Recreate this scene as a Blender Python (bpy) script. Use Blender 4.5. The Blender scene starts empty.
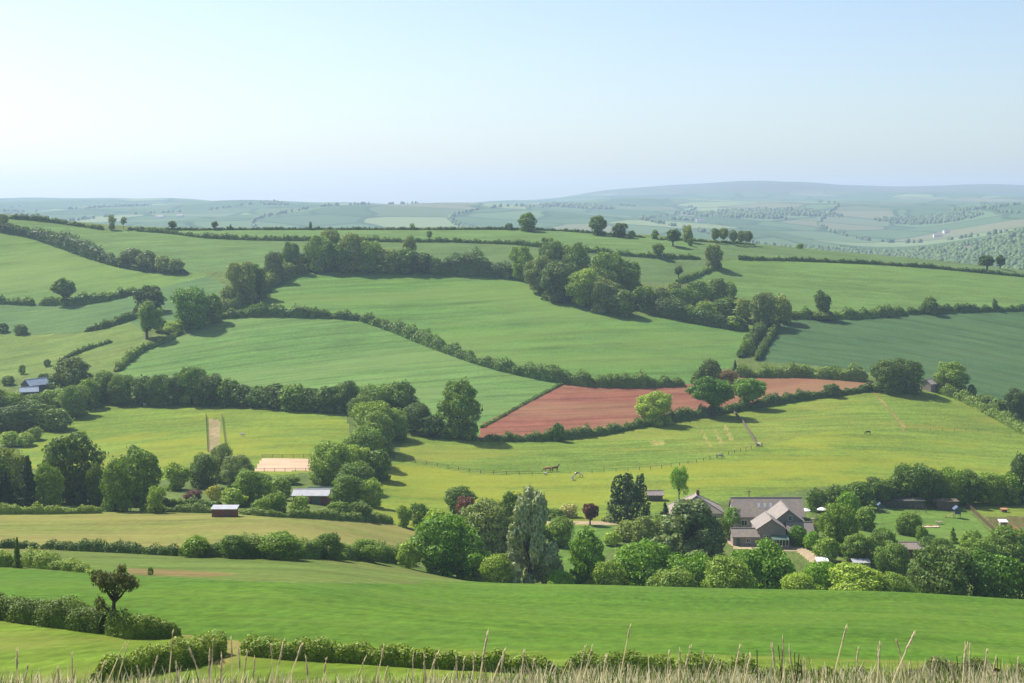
import bpy, math, random
import numpy as np
from mathutils import Vector, Matrix

# ------------------------------------------------------------------ camera, sky, sun, exposure
W, H = 1024, 683
F = 1487.0          # focal length in pixels (about 38 degrees across)
HY = 205.0          # picture row of the eye level
SC = bpy.context.scene
COL = SC.collection
rnd = random.Random(7)
rng = np.random.default_rng(7)

cam = bpy.data.cameras.new('camera')
cam.sensor_width = 36.0
cam.lens = 36.0 * F / W
cam.shift_y = -(H / 2 - HY) / W
cam.clip_start = 0.1
cam.clip_end = 60000
camo = bpy.data.objects.new('camera', cam)
camo.rotation_euler = (math.pi / 2, 0, 0)
COL.objects.link(camo)
SC.camera = camo

SUN_EL = math.radians(48)
SUN_AZ = math.radians(-52)      # from +Y towards +X: negative is to the left
sdir = Vector((math.sin(SUN_AZ) * math.cos(SUN_EL), math.cos(SUN_AZ) * math.cos(SUN_EL), math.sin(SUN_EL)))
world = bpy.data.worlds.new('World')
SC.world = world
world.use_nodes = True
wt = world.node_tree
bg = wt.nodes['Background']
sky = wt.nodes.new('ShaderNodeTexSky')
sky.sky_type = 'NISHITA'
sky.sun_disc = False
sky.sun_elevation = SUN_EL
sky.sun_rotation = SUN_AZ
sky.altitude = 150
sky.air_density = 0.9
sky.dust_density = 1.5
sky.ozone_density = 1.4
wt.links.new(sky.outputs[0], bg.inputs[0])
bg.inputs[1].default_value = 0.103

sun = bpy.data.lights.new('sun', 'SUN')
sun.energy = 5.0
sun.angle = math.radians(0.5)
sun.color = (1.0, 0.955, 0.88)
suno = bpy.data.objects.new('sun', sun)
suno.rotation_euler = sdir.to_track_quat('Z', 'Y').to_euler()
suno.location = (0, 0, 400)
COL.objects.link(suno)

SC.view_settings.view_transform = 'Standard'
SC.view_settings.look = 'None'
SC.view_settings.exposure = 0.68
SC.view_settings.gamma = 1.0
SC.render.engine = 'CYCLES'
SC.cycles.use_denoising = True
SC.cycles.max_bounces = 5
SC.cycles.diffuse_bounces = 2
SC.cycles.glossy_bounces = 2
SC.cycles.transmission_bounces = 3
SC.cycles.volume_bounces = 1
SC.cycles.transparent_max_bounces = 8
HAZE_DENSITY = 1.08e-4

# ------------------------------------------------------------------ node helpers and materials
def new_mat(name):
    m = bpy.data.materials.new(name)
    m.use_nodes = True
    m.node_tree.nodes.clear()
    return m, m.node_tree.nodes, m.node_tree.links

def nmath(n, l, op, a, b=None, c=None):
    k = n.new('ShaderNodeMath'); k.operation = op
    for i, v in enumerate((a, b, c)):
        if v is None: continue
        if isinstance(v, (int, float)): k.inputs[i].default_value = v
        else: l.new(v, k.inputs[i])
    return k.outputs[0]

def nmix(n, l, fac, a, b, mode='MIX'):
    k = n.new('ShaderNodeMix'); k.data_type = 'RGBA'; k.blend_type = mode
    for s, v in ((k.inputs[0], fac), (k.inputs[6], a), (k.inputs[7], b)):
        if isinstance(v, (int, float)): s.default_value = v
        elif isinstance(v, tuple): s.default_value = (*v[:3], 1)
        else: l.new(v, s)
    return k.outputs[2]

def nnoise(n, l, vec, scale, detail=3, rough=0.55, dist=0.0):
    k = n.new('ShaderNodeTexNoise')
    k.inputs['Scale'].default_value = scale
    k.inputs['Detail'].default_value = detail
    k.inputs['Roughness'].default_value = rough
    k.inputs['Distortion'].default_value = dist
    if vec is not None: l.new(vec, k.inputs['Vector'])
    return k.outputs['Fac']

def nramp(n, l, v, lo, hi):
    k = n.new('ShaderNodeMapRange'); k.interpolation_type = 'SMOOTHSTEP'
    l.new(v, k.inputs[0]); k.inputs[1].default_value = lo; k.inputs[2].default_value = hi
    return k.outputs[0]

def nmap(n, l, vec, rot=0.0, scale=(1, 1, 1)):
    r = n.new('ShaderNodeVectorRotate'); r.rotation_type = 'Z_AXIS'
    l.new(vec, r.inputs['Vector']); r.inputs['Angle'].default_value = rot
    k = n.new('ShaderNodeMapping'); l.new(r.outputs[0], k.inputs[0]); k.inputs['Scale'].default_value = scale
    return k.outputs[0]

def finish(n, l, col, rough=0.9, spec=0.15, bump=None, bstr=0.3, bdist=0.1, metal=0.0):
    b = n.new('ShaderNodeBsdfPrincipled'); o = n.new('ShaderNodeOutputMaterial')
    if isinstance(col, tuple): b.inputs['Base Color'].default_value = (*col, 1)
    else: l.new(col, b.inputs['Base Color'])
    b.inputs['Roughness'].default_value = rough
    b.inputs['Specular IOR Level'].default_value = spec
    b.inputs['Metallic'].default_value = metal
    if bump is not None:
        k = n.new('ShaderNodeBump'); l.new(bump, k.inputs['Height'])
        k.inputs['Strength'].default_value = bstr; k.inputs['Distance'].default_value = bdist
        l.new(k.outputs[0], b.inputs['Normal'])
    l.new(b.outputs[0], o.inputs[0])
    return b

def field_mat(name, c1, c2, ang=0.0, period=6.0, samt=0.35, nscale=0.02, c3=None, c3amt=0.0, c3scale=0.03, c3st=3.0, fine=0.30, tram=0.0):
    """grass or crop: broad patches, streaks along the working direction, fine mottling, a third colour in drifts"""
    c1, c2 = (tuple(v * k_ for v, k_ in zip(c, (0.74, .68, .55))) for c in (c1, c2))
    if c3: c3 = tuple(v * k_ for v, k_ in zip(c3, (0.76, .71, .6)))
    m, n, l = new_mat(name)
    pos = n.new('ShaderNodeNewGeometry').outputs['Position']
    big = nnoise(n, l, pos, nscale, 4, 0.6, 0.4)
    col = nmix(n, l, nramp(n, l, big, 0.34, 0.66), c1, c2)
    a = math.radians(ang)
    st = nmap(n, l, pos, a, (1.0 / period, 0.07 / period, 0.01))
    streak = nnoise(n, l, st, 1.0, 3, 0.65, 0.25)
    f = nmath(n, l, 'MULTIPLY_ADD', nramp(n, l, streak, 0.3, 0.7), samt * 0.9, 1.0 - samt * 0.45)
    fi = nnoise(n, l, nmap(n, l, pos, 0.2, (1.0, 0.33, 0.3)), 0.9, 5, 0.75)
    f2 = nmath(n, l, 'MULTIPLY_ADD', nramp(n, l, fi, .32, .68), fine * 1.5, 1.0 - fine * .75)
    f = nmath(n, l, 'MULTIPLY', f, f2)
    md = nnoise(n, l, nmap(n, l, pos, a, (1, .3, .3)), 0.14, 5, 0.7, 0.5)
    f = nmath(n, l, 'MULTIPLY', f, nmath(n, l, 'MULTIPLY_ADD', nramp(n, l, md, .3, .7), 0.30, 0.85))
    if tram:
        w = n.new('ShaderNodeTexWave'); w.bands_direction = 'X'
        l.new(nmap(n, l, pos, a, (1, 1, 1)), w.inputs[0])
        w.inputs['Scale'].default_value = 2 * math.pi / 20.0 / tram; w.inputs['Distortion'].default_value = 1.0
        w.inputs['Detail'].default_value = 1; w.inputs['Detail Scale'].default_value = 0.3
        g = nmath(n, l, 'MULTIPLY_ADD', nramp(n, l, w.outputs['Fac'], 0.72, 1.0), -0.17, 1.0)
        f = nmath(n, l, 'MULTIPLY', f, g)
    cc = n.new('ShaderNodeCombineColor')
    for i in range(3): l.new(f, cc.inputs[i])
    col = nmix(n, l, 1.0, col, cc.outputs[0], 'MULTIPLY')
    if c3:
        y = nnoise(n, l, nmap(n, l, pos, a, (1, 1.0 / c3st, 1)), c3scale, 6, 0.7, 0.3)
        col = nmix(n, l, nmath(n, l, 'MULTIPLY', nramp(n, l, y, 0.45, 0.62), c3amt), col, c3)
    finish(n, l, col, 0.95, 0.05, fi, 0.5, 0.25)
    return m

def leaf_mat(name, c, var=0.35, trans=0.27, hue=0.14):
    c = (c[0] * 2.35, c[1] * 2.05, c[2] * 1.3)
    m, n, l = new_mat(name)
    oi = n.new('ShaderNodeObjectInfo').outputs['Random']
    pos = n.new('ShaderNodeNewGeometry')
    nz = nnoise(n, l, pos.outputs['Position'], 0.45, 3, 0.6)
    isl = pos.outputs['Random Per Island']
    warm = (min(1, c[0] * (1 + hue * 2)), c[1] * (1 + hue), c[2] * (1 - hue))
    cool = (c[0] * (1 - hue * 1.5), c[1] * (1 - hue * .6), c[2] * (1 + hue))
    col = nmix(n, l, nmath(n, l, 'MULTIPLY_ADD', oi, 0.5, nmath(n, l, 'MULTIPLY', nz, 0.5)), cool, warm)
    f = nmath(n, l, 'MULTIPLY_ADD', isl, var * 2, 1 - var)
    f = nmath(n, l, 'MULTIPLY', f, nmath(n, l, 'MULTIPLY_ADD', oi, 0.5, 0.76))
    cc = n.new('ShaderNodeCombineColor')
    for i in range(3): l.new(f, cc.inputs[i])
    col = nmix(n, l, 1.0, col, cc.outputs[0], 'MULTIPLY')
    d = n.new('ShaderNodeBsdfPrincipled'); d.inputs['Roughness'].default_value = 0.6
    d.inputs['Specular IOR Level'].default_value = 0.25
    t = n.new('ShaderNodeBsdfTranslucent'); mx = n.new('ShaderNodeMixShader'); o = n.new('ShaderNodeOutputMaterial')
    tc = nmix(n, l, 1.0, col, (1.25, 1.15, 0.5), 'MULTIPLY')
    l.new(col, d.inputs['Base Color']); l.new(tc, t.inputs[0])
    mx.inputs[0].default_value = trans
    l.new(d.outputs[0], mx.inputs[1]); l.new(t.outputs[0], mx.inputs[2]); l.new(mx.outputs[0], o.inputs[0])
    return m

def plain_mat(name, c, rough=0.8, spec=0.2, var=0.25, scale=1.5, metal=0.0, c2=None):
    m, n, l = new_mat(name)
    tc = n.new('ShaderNodeTexCoord').outputs['Object']
    nz = nnoise(n, l, tc, scale, 5, 0.65)
    d = c2 or tuple(v * (1 - var * 2) for v in c)
    col = nmix(n, l, nramp(n, l, nz, 0.3, 0.75), c, d)
    finish(n, l, col, rough, spec, nz, 0.2, 0.03, metal)
    return m

def slate_mat(name, c, c2):
    m, n, l = new_mat(name)
    tc = n.new('ShaderNodeTexCoord').outputs['Object']
    b = n.new('ShaderNodeTexBrick'); l.new(tc, b.inputs[0])
    b.inputs['Color1'].default_value = (*c, 1); b.inputs['Color2'].default_value = (*c2, 1)
    b.inputs['Mortar'].default_value = (c[0] * .6, c[1] * .6, c[2] * .6, 1)
    b.inputs['Scale'].default_value = 2.2
    nz = nnoise(n, l, tc, 0.7, 5, 0.7)
    col = nmix(n, l, nramp(n, l, nz, 0.4, 0.75), b.outputs[0], (c[0] * 1.35, c[1] * 1.25, c[2] * 1.0))
    finish(n, l, col, 0.75, 0.3, b.outputs[1], 0.4, 0.03)
    return m

MT = {}
LEAF = dict(
    mid=(0.070, 0.130, 0.024), dark=(0.050, 0.092, 0.025), light=(0.105, 0.175, 0.032), bright=(0.068, 0.150, 0.018),
    olive=(0.085, 0.128, 0.045), silver=(0.135, 0.180, 0.140), blue=(0.085, 0.130, 0.062), purple=(0.058, 0.030, 0.034),
    cypress=(0.022, 0.048, 0.022), yellow=(0.15, 0.18, 0.05), brown=(0.10, 0.085, 0.045), hedge=(0.050, 0.095, 0.024),
    hedgel=(0.085, 0.140, 0.035), near=(0.070, 0.115, 0.026), thorn=(0.060, 0.078, 0.034), blossom=(0.30, 0.33, 0.17))
for k, c in LEAF.items():
    MT['leaf_' + k] = leaf_mat('leaf_' + k, c, trans=.10 if k in ('silver', 'blossom') else .27, hue=.05 if k in ('silver', 'blossom', 'yellow') else .14)
MT['bark'] = plain_mat('bark', (0.10, 0.08, 0.06), 0.95, 0.05, 0.3, 3)
MT['slate'] = slate_mat('slate', (0.26, 0.215, 0.185), (0.31, 0.26, 0.22))
MT['slate2'] = slate_mat('slate_grey', (0.235, 0.205, 0.185), (0.275, 0.24, 0.215))
MT['render_wall'] = plain_mat('render_wall', (0.48, 0.42, 0.37), 0.9, 0.1, 0.15)
MT['stone_wall'] = plain_mat('stone_wall', (0.38, 0.31, 0.28), 0.9, 0.1, 0.25, 2.5)
MT['slate_hung'] = slate_mat('slate_hung', (0.29, 0.25, 0.225), (0.33, 0.285, 0.25))
MT['brick'] = plain_mat('brick', (0.26, 0.10, 0.07), 0.9, 0.1, 0.2)
MT['white'] = plain_mat('white_paint', (0.78, 0.76, 0.72), 0.6, 0.3, 0.06)
MT['tin'] = plain_mat('pale_tin', (0.40, 0.40, 0.41), 0.5, 0.4, 0.1, 0.6)
MT['bluegrey'] = plain_mat('blue_grey_sheet', (0.30, 0.36, 0.44), 0.5, 0.4, 0.12, 0.5)
MT['glass'] = plain_mat('window_glass', (0.02, 0.025, 0.03), 0.08, 0.6, 0.1)
MT['wood'] = plain_mat('weathered_wood', (0.17, 0.13, 0.10), 0.9, 0.1, 0.25, 4)
MT['wood_pale'] = plain_mat('pale_wood', (0.38, 0.33, 0.22), 0.9, 0.1, 0.2, 4)
MT['fence_red'] = plain_mat('red_brown_fence', (0.24, 0.14, 0.10), 0.9, 0.1, 0.2, 4)
MT['shed'] = plain_mat('shed_board', (0.13, 0.12, 0.10), 0.9, 0.1, 0.25, 2)
MT['green_paint'] = plain_mat('green_paint', (0.10, 0.16, 0.12), 0.6, 0.3, 0.1)
MT['canvas'] = plain_mat('parasol_canvas', (0.82, 0.79, 0.72), 0.8, 0.1, 0.04)
MT['horse_bay'] = plain_mat('bay_coat', (0.20, 0.085, 0.045), 0.6, 0.3, 0.2, 2)
MT['horse_chestnut'] = plain_mat('chestnut_coat', (0.40, 0.17, 0.08), 0.6, 0.3, 0.2, 2)
MT['horse_dark'] = plain_mat('dark_coat', (0.045, 0.035, 0.03), 0.6, 0.3, 0.2, 2)
MT['horse_grey'] = plain_mat('grey_coat', (0.42, 0.38, 0.33), 0.7, 0.2, 0.2, 2)
def pied(name, c1, c2):
    m, n, l = new_mat(name)
    tc = n.new('ShaderNodeTexCoord').outputs['Object']
    v = nramp(n, l, nnoise(n, l, tc, 1.5, 1, 0.4), 0.47, 0.53)
    finish(n, l, nmix(n, l, v, c1, c2), 0.7, 0.2)
    return m
MT['horse_pied'] = pied('pied_coat', (0.80, 0.77, 0.70), (0.06, 0.045, 0.04))
MT['horse_skew'] = pied('skewbald_coat', (0.80, 0.76, 0.68), (0.22, 0.10, 0.05))
MT['wool'] = plain_mat('white_wool', (0.75, 0.72, 0.64), 0.95, 0.05, 0.1, 4)
MT['play_blue'] = plain_mat('play_blue', (0.07, 0.11, 0.20), 0.5, 0.4, 0.1)
MT['play_yellow'] = plain_mat('play_yellow', (0.55, 0.50, 0.18), 0.5, 0.4, 0.1)
MT['clay_pot'] = plain_mat('orange_cover', (0.50, 0.22, 0.12), 0.7, 0.2, 0.15)

# ------------------------------------------------------------------ object helpers
def link(o, parent=None):
    COL.objects.link(o)
    if parent is not None: o.parent = parent
    return o

def tag(o, label=None, cat=None, group=None, kind=None):
    if label: o['label'] = label
    if cat: o['category'] = cat
    if group: o['group'] = group
    if kind: o['kind'] = kind
    return o

def empty(name, loc, rz=0.0):
    o = bpy.data.objects.new(name, None)
    o.location = loc; o.rotation_euler = (0, 0, rz); o.empty_display_size = 0.5
    return link(o)

def mesh_polys(name, verts, faces_n, corners, smooth=False):
    """verts (N,3); faces_n: corner count of every face (array); corners: flat vertex index array"""
    me = bpy.data.meshes.new(name)
    nf = len(faces_n)
    me.vertices.add(len(verts)); me.vertices.foreach_set('co', np.asarray(verts, np.float32).ravel())
    me.loops.add(len(corners)); me.loops.foreach_set('vertex_index', np.asarray(corners, np.int32))
    starts = np.concatenate([[0], np.cumsum(faces_n)[:-1]]).astype(np.int32)
    me.polygons.add(nf); me.polygons.foreach_set('loop_start', starts)
    if smooth: me.polygons.foreach_set('use_smooth', np.ones(nf, bool))
    me.update(calc_edges=True)
    return me

def mesh_quads(name, q):
    q = np.asarray(q, np.float32)
    n = len(q)
    return mesh_polys(name, q.reshape(-1, 3), np.full(n, 4), np.arange(n * 4))

class MB:
    """collects shapes for one mesh"""
    def __init__(s): s.v = []; s.f = []
    def add(s, vs, fs):
        b = len(s.v); s.v += [tuple(v) for v in vs]; s.f += [tuple(i + b for i in f) for f in fs]; return s
    def box(s, c, d, rz=0.0):
        x, y, z = (k / 2 for k in d); ca, sa = math.cos(rz), math.sin(rz)
        vs = [(c[0] + a * x * ca - b * y * sa, c[1] + a * x * sa + b * y * ca, c[2] + k * z) for k in (-1, 1) for a, b in ((-1, -1), (1, -1), (1, 1), (-1, 1))]
        return s.add(vs, [(3, 2, 1, 0), (4, 5, 6, 7), (0, 1, 5, 4), (1, 2, 6, 5), (2, 3, 7, 6), (3, 0, 4, 7)])
    def tube(s, pts, rad, n=7, cap=True):
        pts = [Vector(p) for p in pts]; rings = []
        for i, p in enumerate(pts):
            t = (pts[min(i + 1, len(pts) - 1)] - pts[max(i - 1, 0)]).normalized()
            a = t.cross(Vector((0.31, 0.9, 0.12))).normalized(); b = t.cross(a)
            r = rad[i] if hasattr(rad, '__len__') else rad
            rings.append([p + r * (math.cos(k * 2 * math.pi / n) * a + math.sin(k * 2 * math.pi / n) * b) for k in range(n)])
        vs = [v for r in rings for v in r]; fs = []
        for i in range(len(pts) - 1):
            for k in range(n):
                k2 = (k + 1) % n
                fs.append((i * n + k, i * n + k2, (i + 1) * n + k2, (i + 1) * n + k))
        if cap:
            fs.append(tuple(range(n - 1, -1, -1))); fs.append(tuple((len(pts) - 1) * n + k for k in range(n)))
        return s.add(vs, fs)
    def mesh(s, name, smooth=False):
        me = bpy.data.meshes.new(name); me.from_pydata(s.v, [], s.f)
        if smooth:
            me.polygons.foreach_set('use_smooth', np.ones(len(me.polygons), bool))
        me.update(); return me
    def build(s, name, mat, parent=None, smooth=False, loc=None, rz=None):
        me = s.mesh(name, smooth); me.materials.append(MT[mat] if isinstance(mat, str) else mat)
        o = bpy.data.objects.new(name, me)
        if loc is not None: o.location = loc
        if rz is not None: o.rotation_euler = (0, 0, rz)
        return link(o, parent)

# ------------------------------------------------------------------ the lie of the land
DK = [95, 110, 125, 150, 200, 250, 275, 300, 335, 370, 420, 470, 520, 600, 660, 740, 850, 930, 990]
TABLE = {
    -600: [690, 655, 628, 598, 566, 549, 541, 531, 514, 500, 482, 460, 436, 395, 368, 325, 270, 226, 196],
    -200: [690, 655, 630, 600, 569, 553, 545, 535, 518, 504, 487, 464, 440, 400, 372, 330, 278, 238, 206],
    0:    [690, 656, 631, 603, 572, 556, 547, 537, 520, 507, 490, 468, 445, 405, 377, 336, 288, 249, 218.5],
    150:  [690, 657, 633, 606, 575, 557, 548, 538, 520, 507, 490, 466, 440, 399, 369, 326, 282, 247, 230],
    300:  [690, 658, 637, 610, 579, 560, 551, 541, 523, 509, 490, 464, 436, 397, 366, 324, 276, 244, 229.5],
    450:  [690, 661, 646, 622, 598, 580, 578, 576, 560, 538, 505, 474, 446, 402, 370, 330, 276, 242, 229.5],
    600:  [691, 665, 651, 632, 605, 586, 598, 604, 580, 545, 510, 480, 452, 408, 376, 334, 280, 245, 233.5],
    750:  [693, 669, 655, 636, 610, 590, 602, 608, 584, 547, 512, 482, 454, 412, 384, 344, 291, 257, 244],
    900:  [696, 675, 661, 642, 614, 594, 606, 612, 588, 550, 516, 487, 458, 416, 388, 350, 302, 270, 257],
    1024: [700, 681, 668, 650, 620, 600, 612, 617, 592, 553, 520, 492, 466, 430, 400, 358, 310, 284, 272],
    1300: [705, 690, 676, 656, 626, 606, 616, 620, 596, 557, 526, 498, 472, 440, 410, 368, 322, 298, 286],
    1700: [705, 690, 680, 660, 630, 610, 618, 622, 600, 560, 530, 502, 476, 445, 415, 375, 330, 306, 296]}
FARO = [1150, 1500, 2500, 3500, 5000, 7000, 9000, 12000, 16000, 23000]
FARD = [1150, 1500, 2200, 2900, 3900, 5000, 6000, 7400, 9200, 11500]
FARZ = {
    -600: [-20, -90, -130, -90, -40, 0, 40, 60, 40, -60], -200: [-20, -90, -130, -90, -40, -5, 38, 50, 20, -60],
    0: [-25, -90, -130, -95, -45, -8, 36, 40, 10, -60], 150: [-32, -90, -130, -95, -48, -10, 30, 30, 0, -60],
    300: [-32, -90, -130, -100, -52, -14, 8, 12, 0, -60], 450: [-32, -90, -130, -100, -55, -15, 5, 10, -10, -60],
    600: [-34, -95, -130, -102, -60, -18, 2, 30, 150, 40], 750: [-42, -100, -125, -105, -70, -26, 6, 60, 247, 100],
    900: [-56, -110, -118, -105, -70, -18, 16, 60, 194, 100], 1024: [-64, -115, -110, -62, -8, 18, 40, 70, 183, 100],
    1300: [-70, -115, -100, -30, 40, 60, 70, 80, 150, 80], 1700: [-75, -115, -100, -20, 50, 70, 80, 90, 120, 60]}
NEARD = [-400, -60, 0, 2, 4, 10, 30, 60]
NEARZ = [-8, -2.2, -1.45, -1.66, -2.2, -4.8, -12.5, -21.5]
PXS = np.array(sorted(TABLE), float)

def pchip_eval(xk, yk, x):
    xk = np.asarray(xk, float); yk = np.asarray(yk, float)
    h = np.diff(xk); d = np.diff(yk) / h
    m = np.empty_like(yk); m[0] = d[0]; m[-1] = d[-1]
    m[1:-1] = (d[:-1] * h[1:] + d[1:] * h[:-1]) / (h[1:] + h[:-1])
    i = np.clip(np.searchsorted(xk, x) - 1, 0, len(h) - 1)
    t = (x - xk[i]) / h[i]
    t2, t3 = t * t, t * t * t
    return (2 * t3 - 3 * t2 + 1) * yk[i] + (t3 - 2 * t2 + t) * h[i] * m[i] + (-2 * t3 + 3 * t2) * yk[i + 1] + (t3 - t2) * h[i] * m[i + 1]

GD0, GD1, GN = 1.0, 11500.0, 5000
GD = np.geomspace(GD0, GD1, GN)
ZT = np.zeros((len(PXS), GN))
for ci, p in enumerate(PXS):
    zk = [-(y - HY) * d / F for y, d in zip(TABLE[int(p)], DK)]
    ZT[ci] = pchip_eval(NEARD[2:] + DK + FARD, NEARZ[2:] + zk + [z_ * b_ / a_ for z_, a_, b_ in zip(FARZ[int(p)], FARO, FARD)], GD)

def undul(x, y):
    w1 = np.clip((y - 330) / 150, 0, 1) * np.clip((1300 - y) / 300, 0, 1)
    a = (np.sin(x / 47 + y / 83 + 1.3) * .55 + np.sin(x / 29 - y / 61 + .4) * .4 + np.sin(y / 37 + x / 113) * .45) * w1
    w0 = np.clip((y - 80) / 60, 0, 1) * np.clip((420 - y) / 100, 0, 1)
    a = a + (np.sin(x / 23 + y / 41) * .18 + np.sin(x / 11 - y / 19 + 2) * .09) * w0
    w2 = np.clip((y - 1600) / 1500, 0, 1)
    b = (np.sin(x / 310 + y / 560 + .7) * 9 + np.sin(x / 180 - y / 400 + 2.1) * 6 + np.sin(x / 700 - y / 1100) * 8 + np.sin(x / 100 + y / 230) * 3) * w2
    return a + b

def height(x, y):
    x = np.asarray(x, float); y = np.asarray(y, float)
    yy = np.clip(y, GD0, GD1)
    px = np.clip(W / 2 + F * x / yy, PXS[0], PXS[-1])
    gi = np.log(yy / GD0) / math.log(GD1 / GD0) * (GN - 1)
    g0 = np.clip(gi.astype(int), 0, GN - 2); gt = gi - g0
    ci = np.clip(np.searchsorted(PXS, px) - 1, 0, len(PXS) - 2)
    h = PXS[ci + 1] - PXS[ci]; t = (px - PXS[ci]) / h
    def col(k):
        k = np.clip(k, 0, len(PXS) - 1)
        return ZT[k, g0] * (1 - gt) + ZT[k, g0 + 1] * gt
    z0, z1 = col(ci), col(ci + 1)
    zm, zp = col(ci - 1), col(ci + 2)
    hm = np.where(ci > 0, PXS[ci] - PXS[np.maximum(ci - 1, 0)], h); hp = np.where(ci < len(PXS) - 2, PXS[np.minimum(ci + 2, len(PXS) - 1)] - PXS[ci + 1], h)
    d = (z1 - z0) / h; dm = np.where(ci > 0, (z0 - zm) / hm, d); dp = np.where(ci < len(PXS) - 2, (zp - z1) / hp, d)
    m0 = (dm * h + d * hm) / (h + hm); m1 = (dp * h + d * hp) / (h + hp)
    t2, t3 = t * t, t * t * t
    z = (2 * t3 - 3 * t2 + 1) * z0 + (t3 - 2 * t2 + t) * h * m0 + (-2 * t3 + 3 * t2) * z1 + (t3 - t2) * h * m1
    back = np.interp(y, NEARD[:3] + [1.0], NEARZ[:3] + [float(ZT[0, 0])])
    return np.where(y < 1.0, back, z + undul(x, y))

def gz(x, y): return float(height(np.array([x]), np.array([y]))[0])

CD = np.geomspace(62, 1060, 1400)
def cast(px, py):
    """the first point of the near land that a line of sight meets"""
    x = (px - W / 2) / F * CD
    v = HY - height(x, CD) * F / CD
    hit = np.nonzero(v <= py)[0]
    hit = hit[hit > 0]
    if len(hit):
        i = hit[0]; t = (v[i - 1] - py) / max(1e-6, v[i - 1] - v[i]); d = CD[i - 1] + (CD[i] - CD[i - 1]) * min(max(t, 0), 1)
    else:
        d = CD[np.argmin(v)]
    return (px - W / 2) / F * d, d

def castpoly(pts, step=10.0, closed=True):
    out = []
    n = len(pts)
    for i in range(n if closed else n - 1):
        a, b = pts[i], pts[(i + 1) % n]
        k = max(1, int(math.hypot(b[0] - a[0], (b[1] - a[1]) * 2) / step))
        for j in range(k):
            t = j / k
            out.append(cast(a[0] + (b[0] - a[0]) * t, a[1] + (b[1] - a[1]) * t))
    if not closed: out.append(cast(*pts[-1]))
    return out

def inside(poly, x, y):
    r = np.zeros(x.shape, bool)
    p = np.asarray(poly); q = np.roll(p, -1, 0)
    bx = (x >= p[:, 0].min()) & (x <= p[:, 0].max()) & (y >= p[:, 1].min()) & (y <= p[:, 1].max())
    ix = np.nonzero(bx)
    xs, ys = x[ix], y[ix]; c = np.zeros(xs.shape, bool)
    for (x0, y0), (x1, y1) in zip(p, q):
        if y0 == y1: continue
        c ^= ((y0 > ys) != (y1 > ys)) & (xs < (x1 - x0) * (ys - y0) / (y1 - y0) + x0)
    r[ix] = c
    return r

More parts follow.
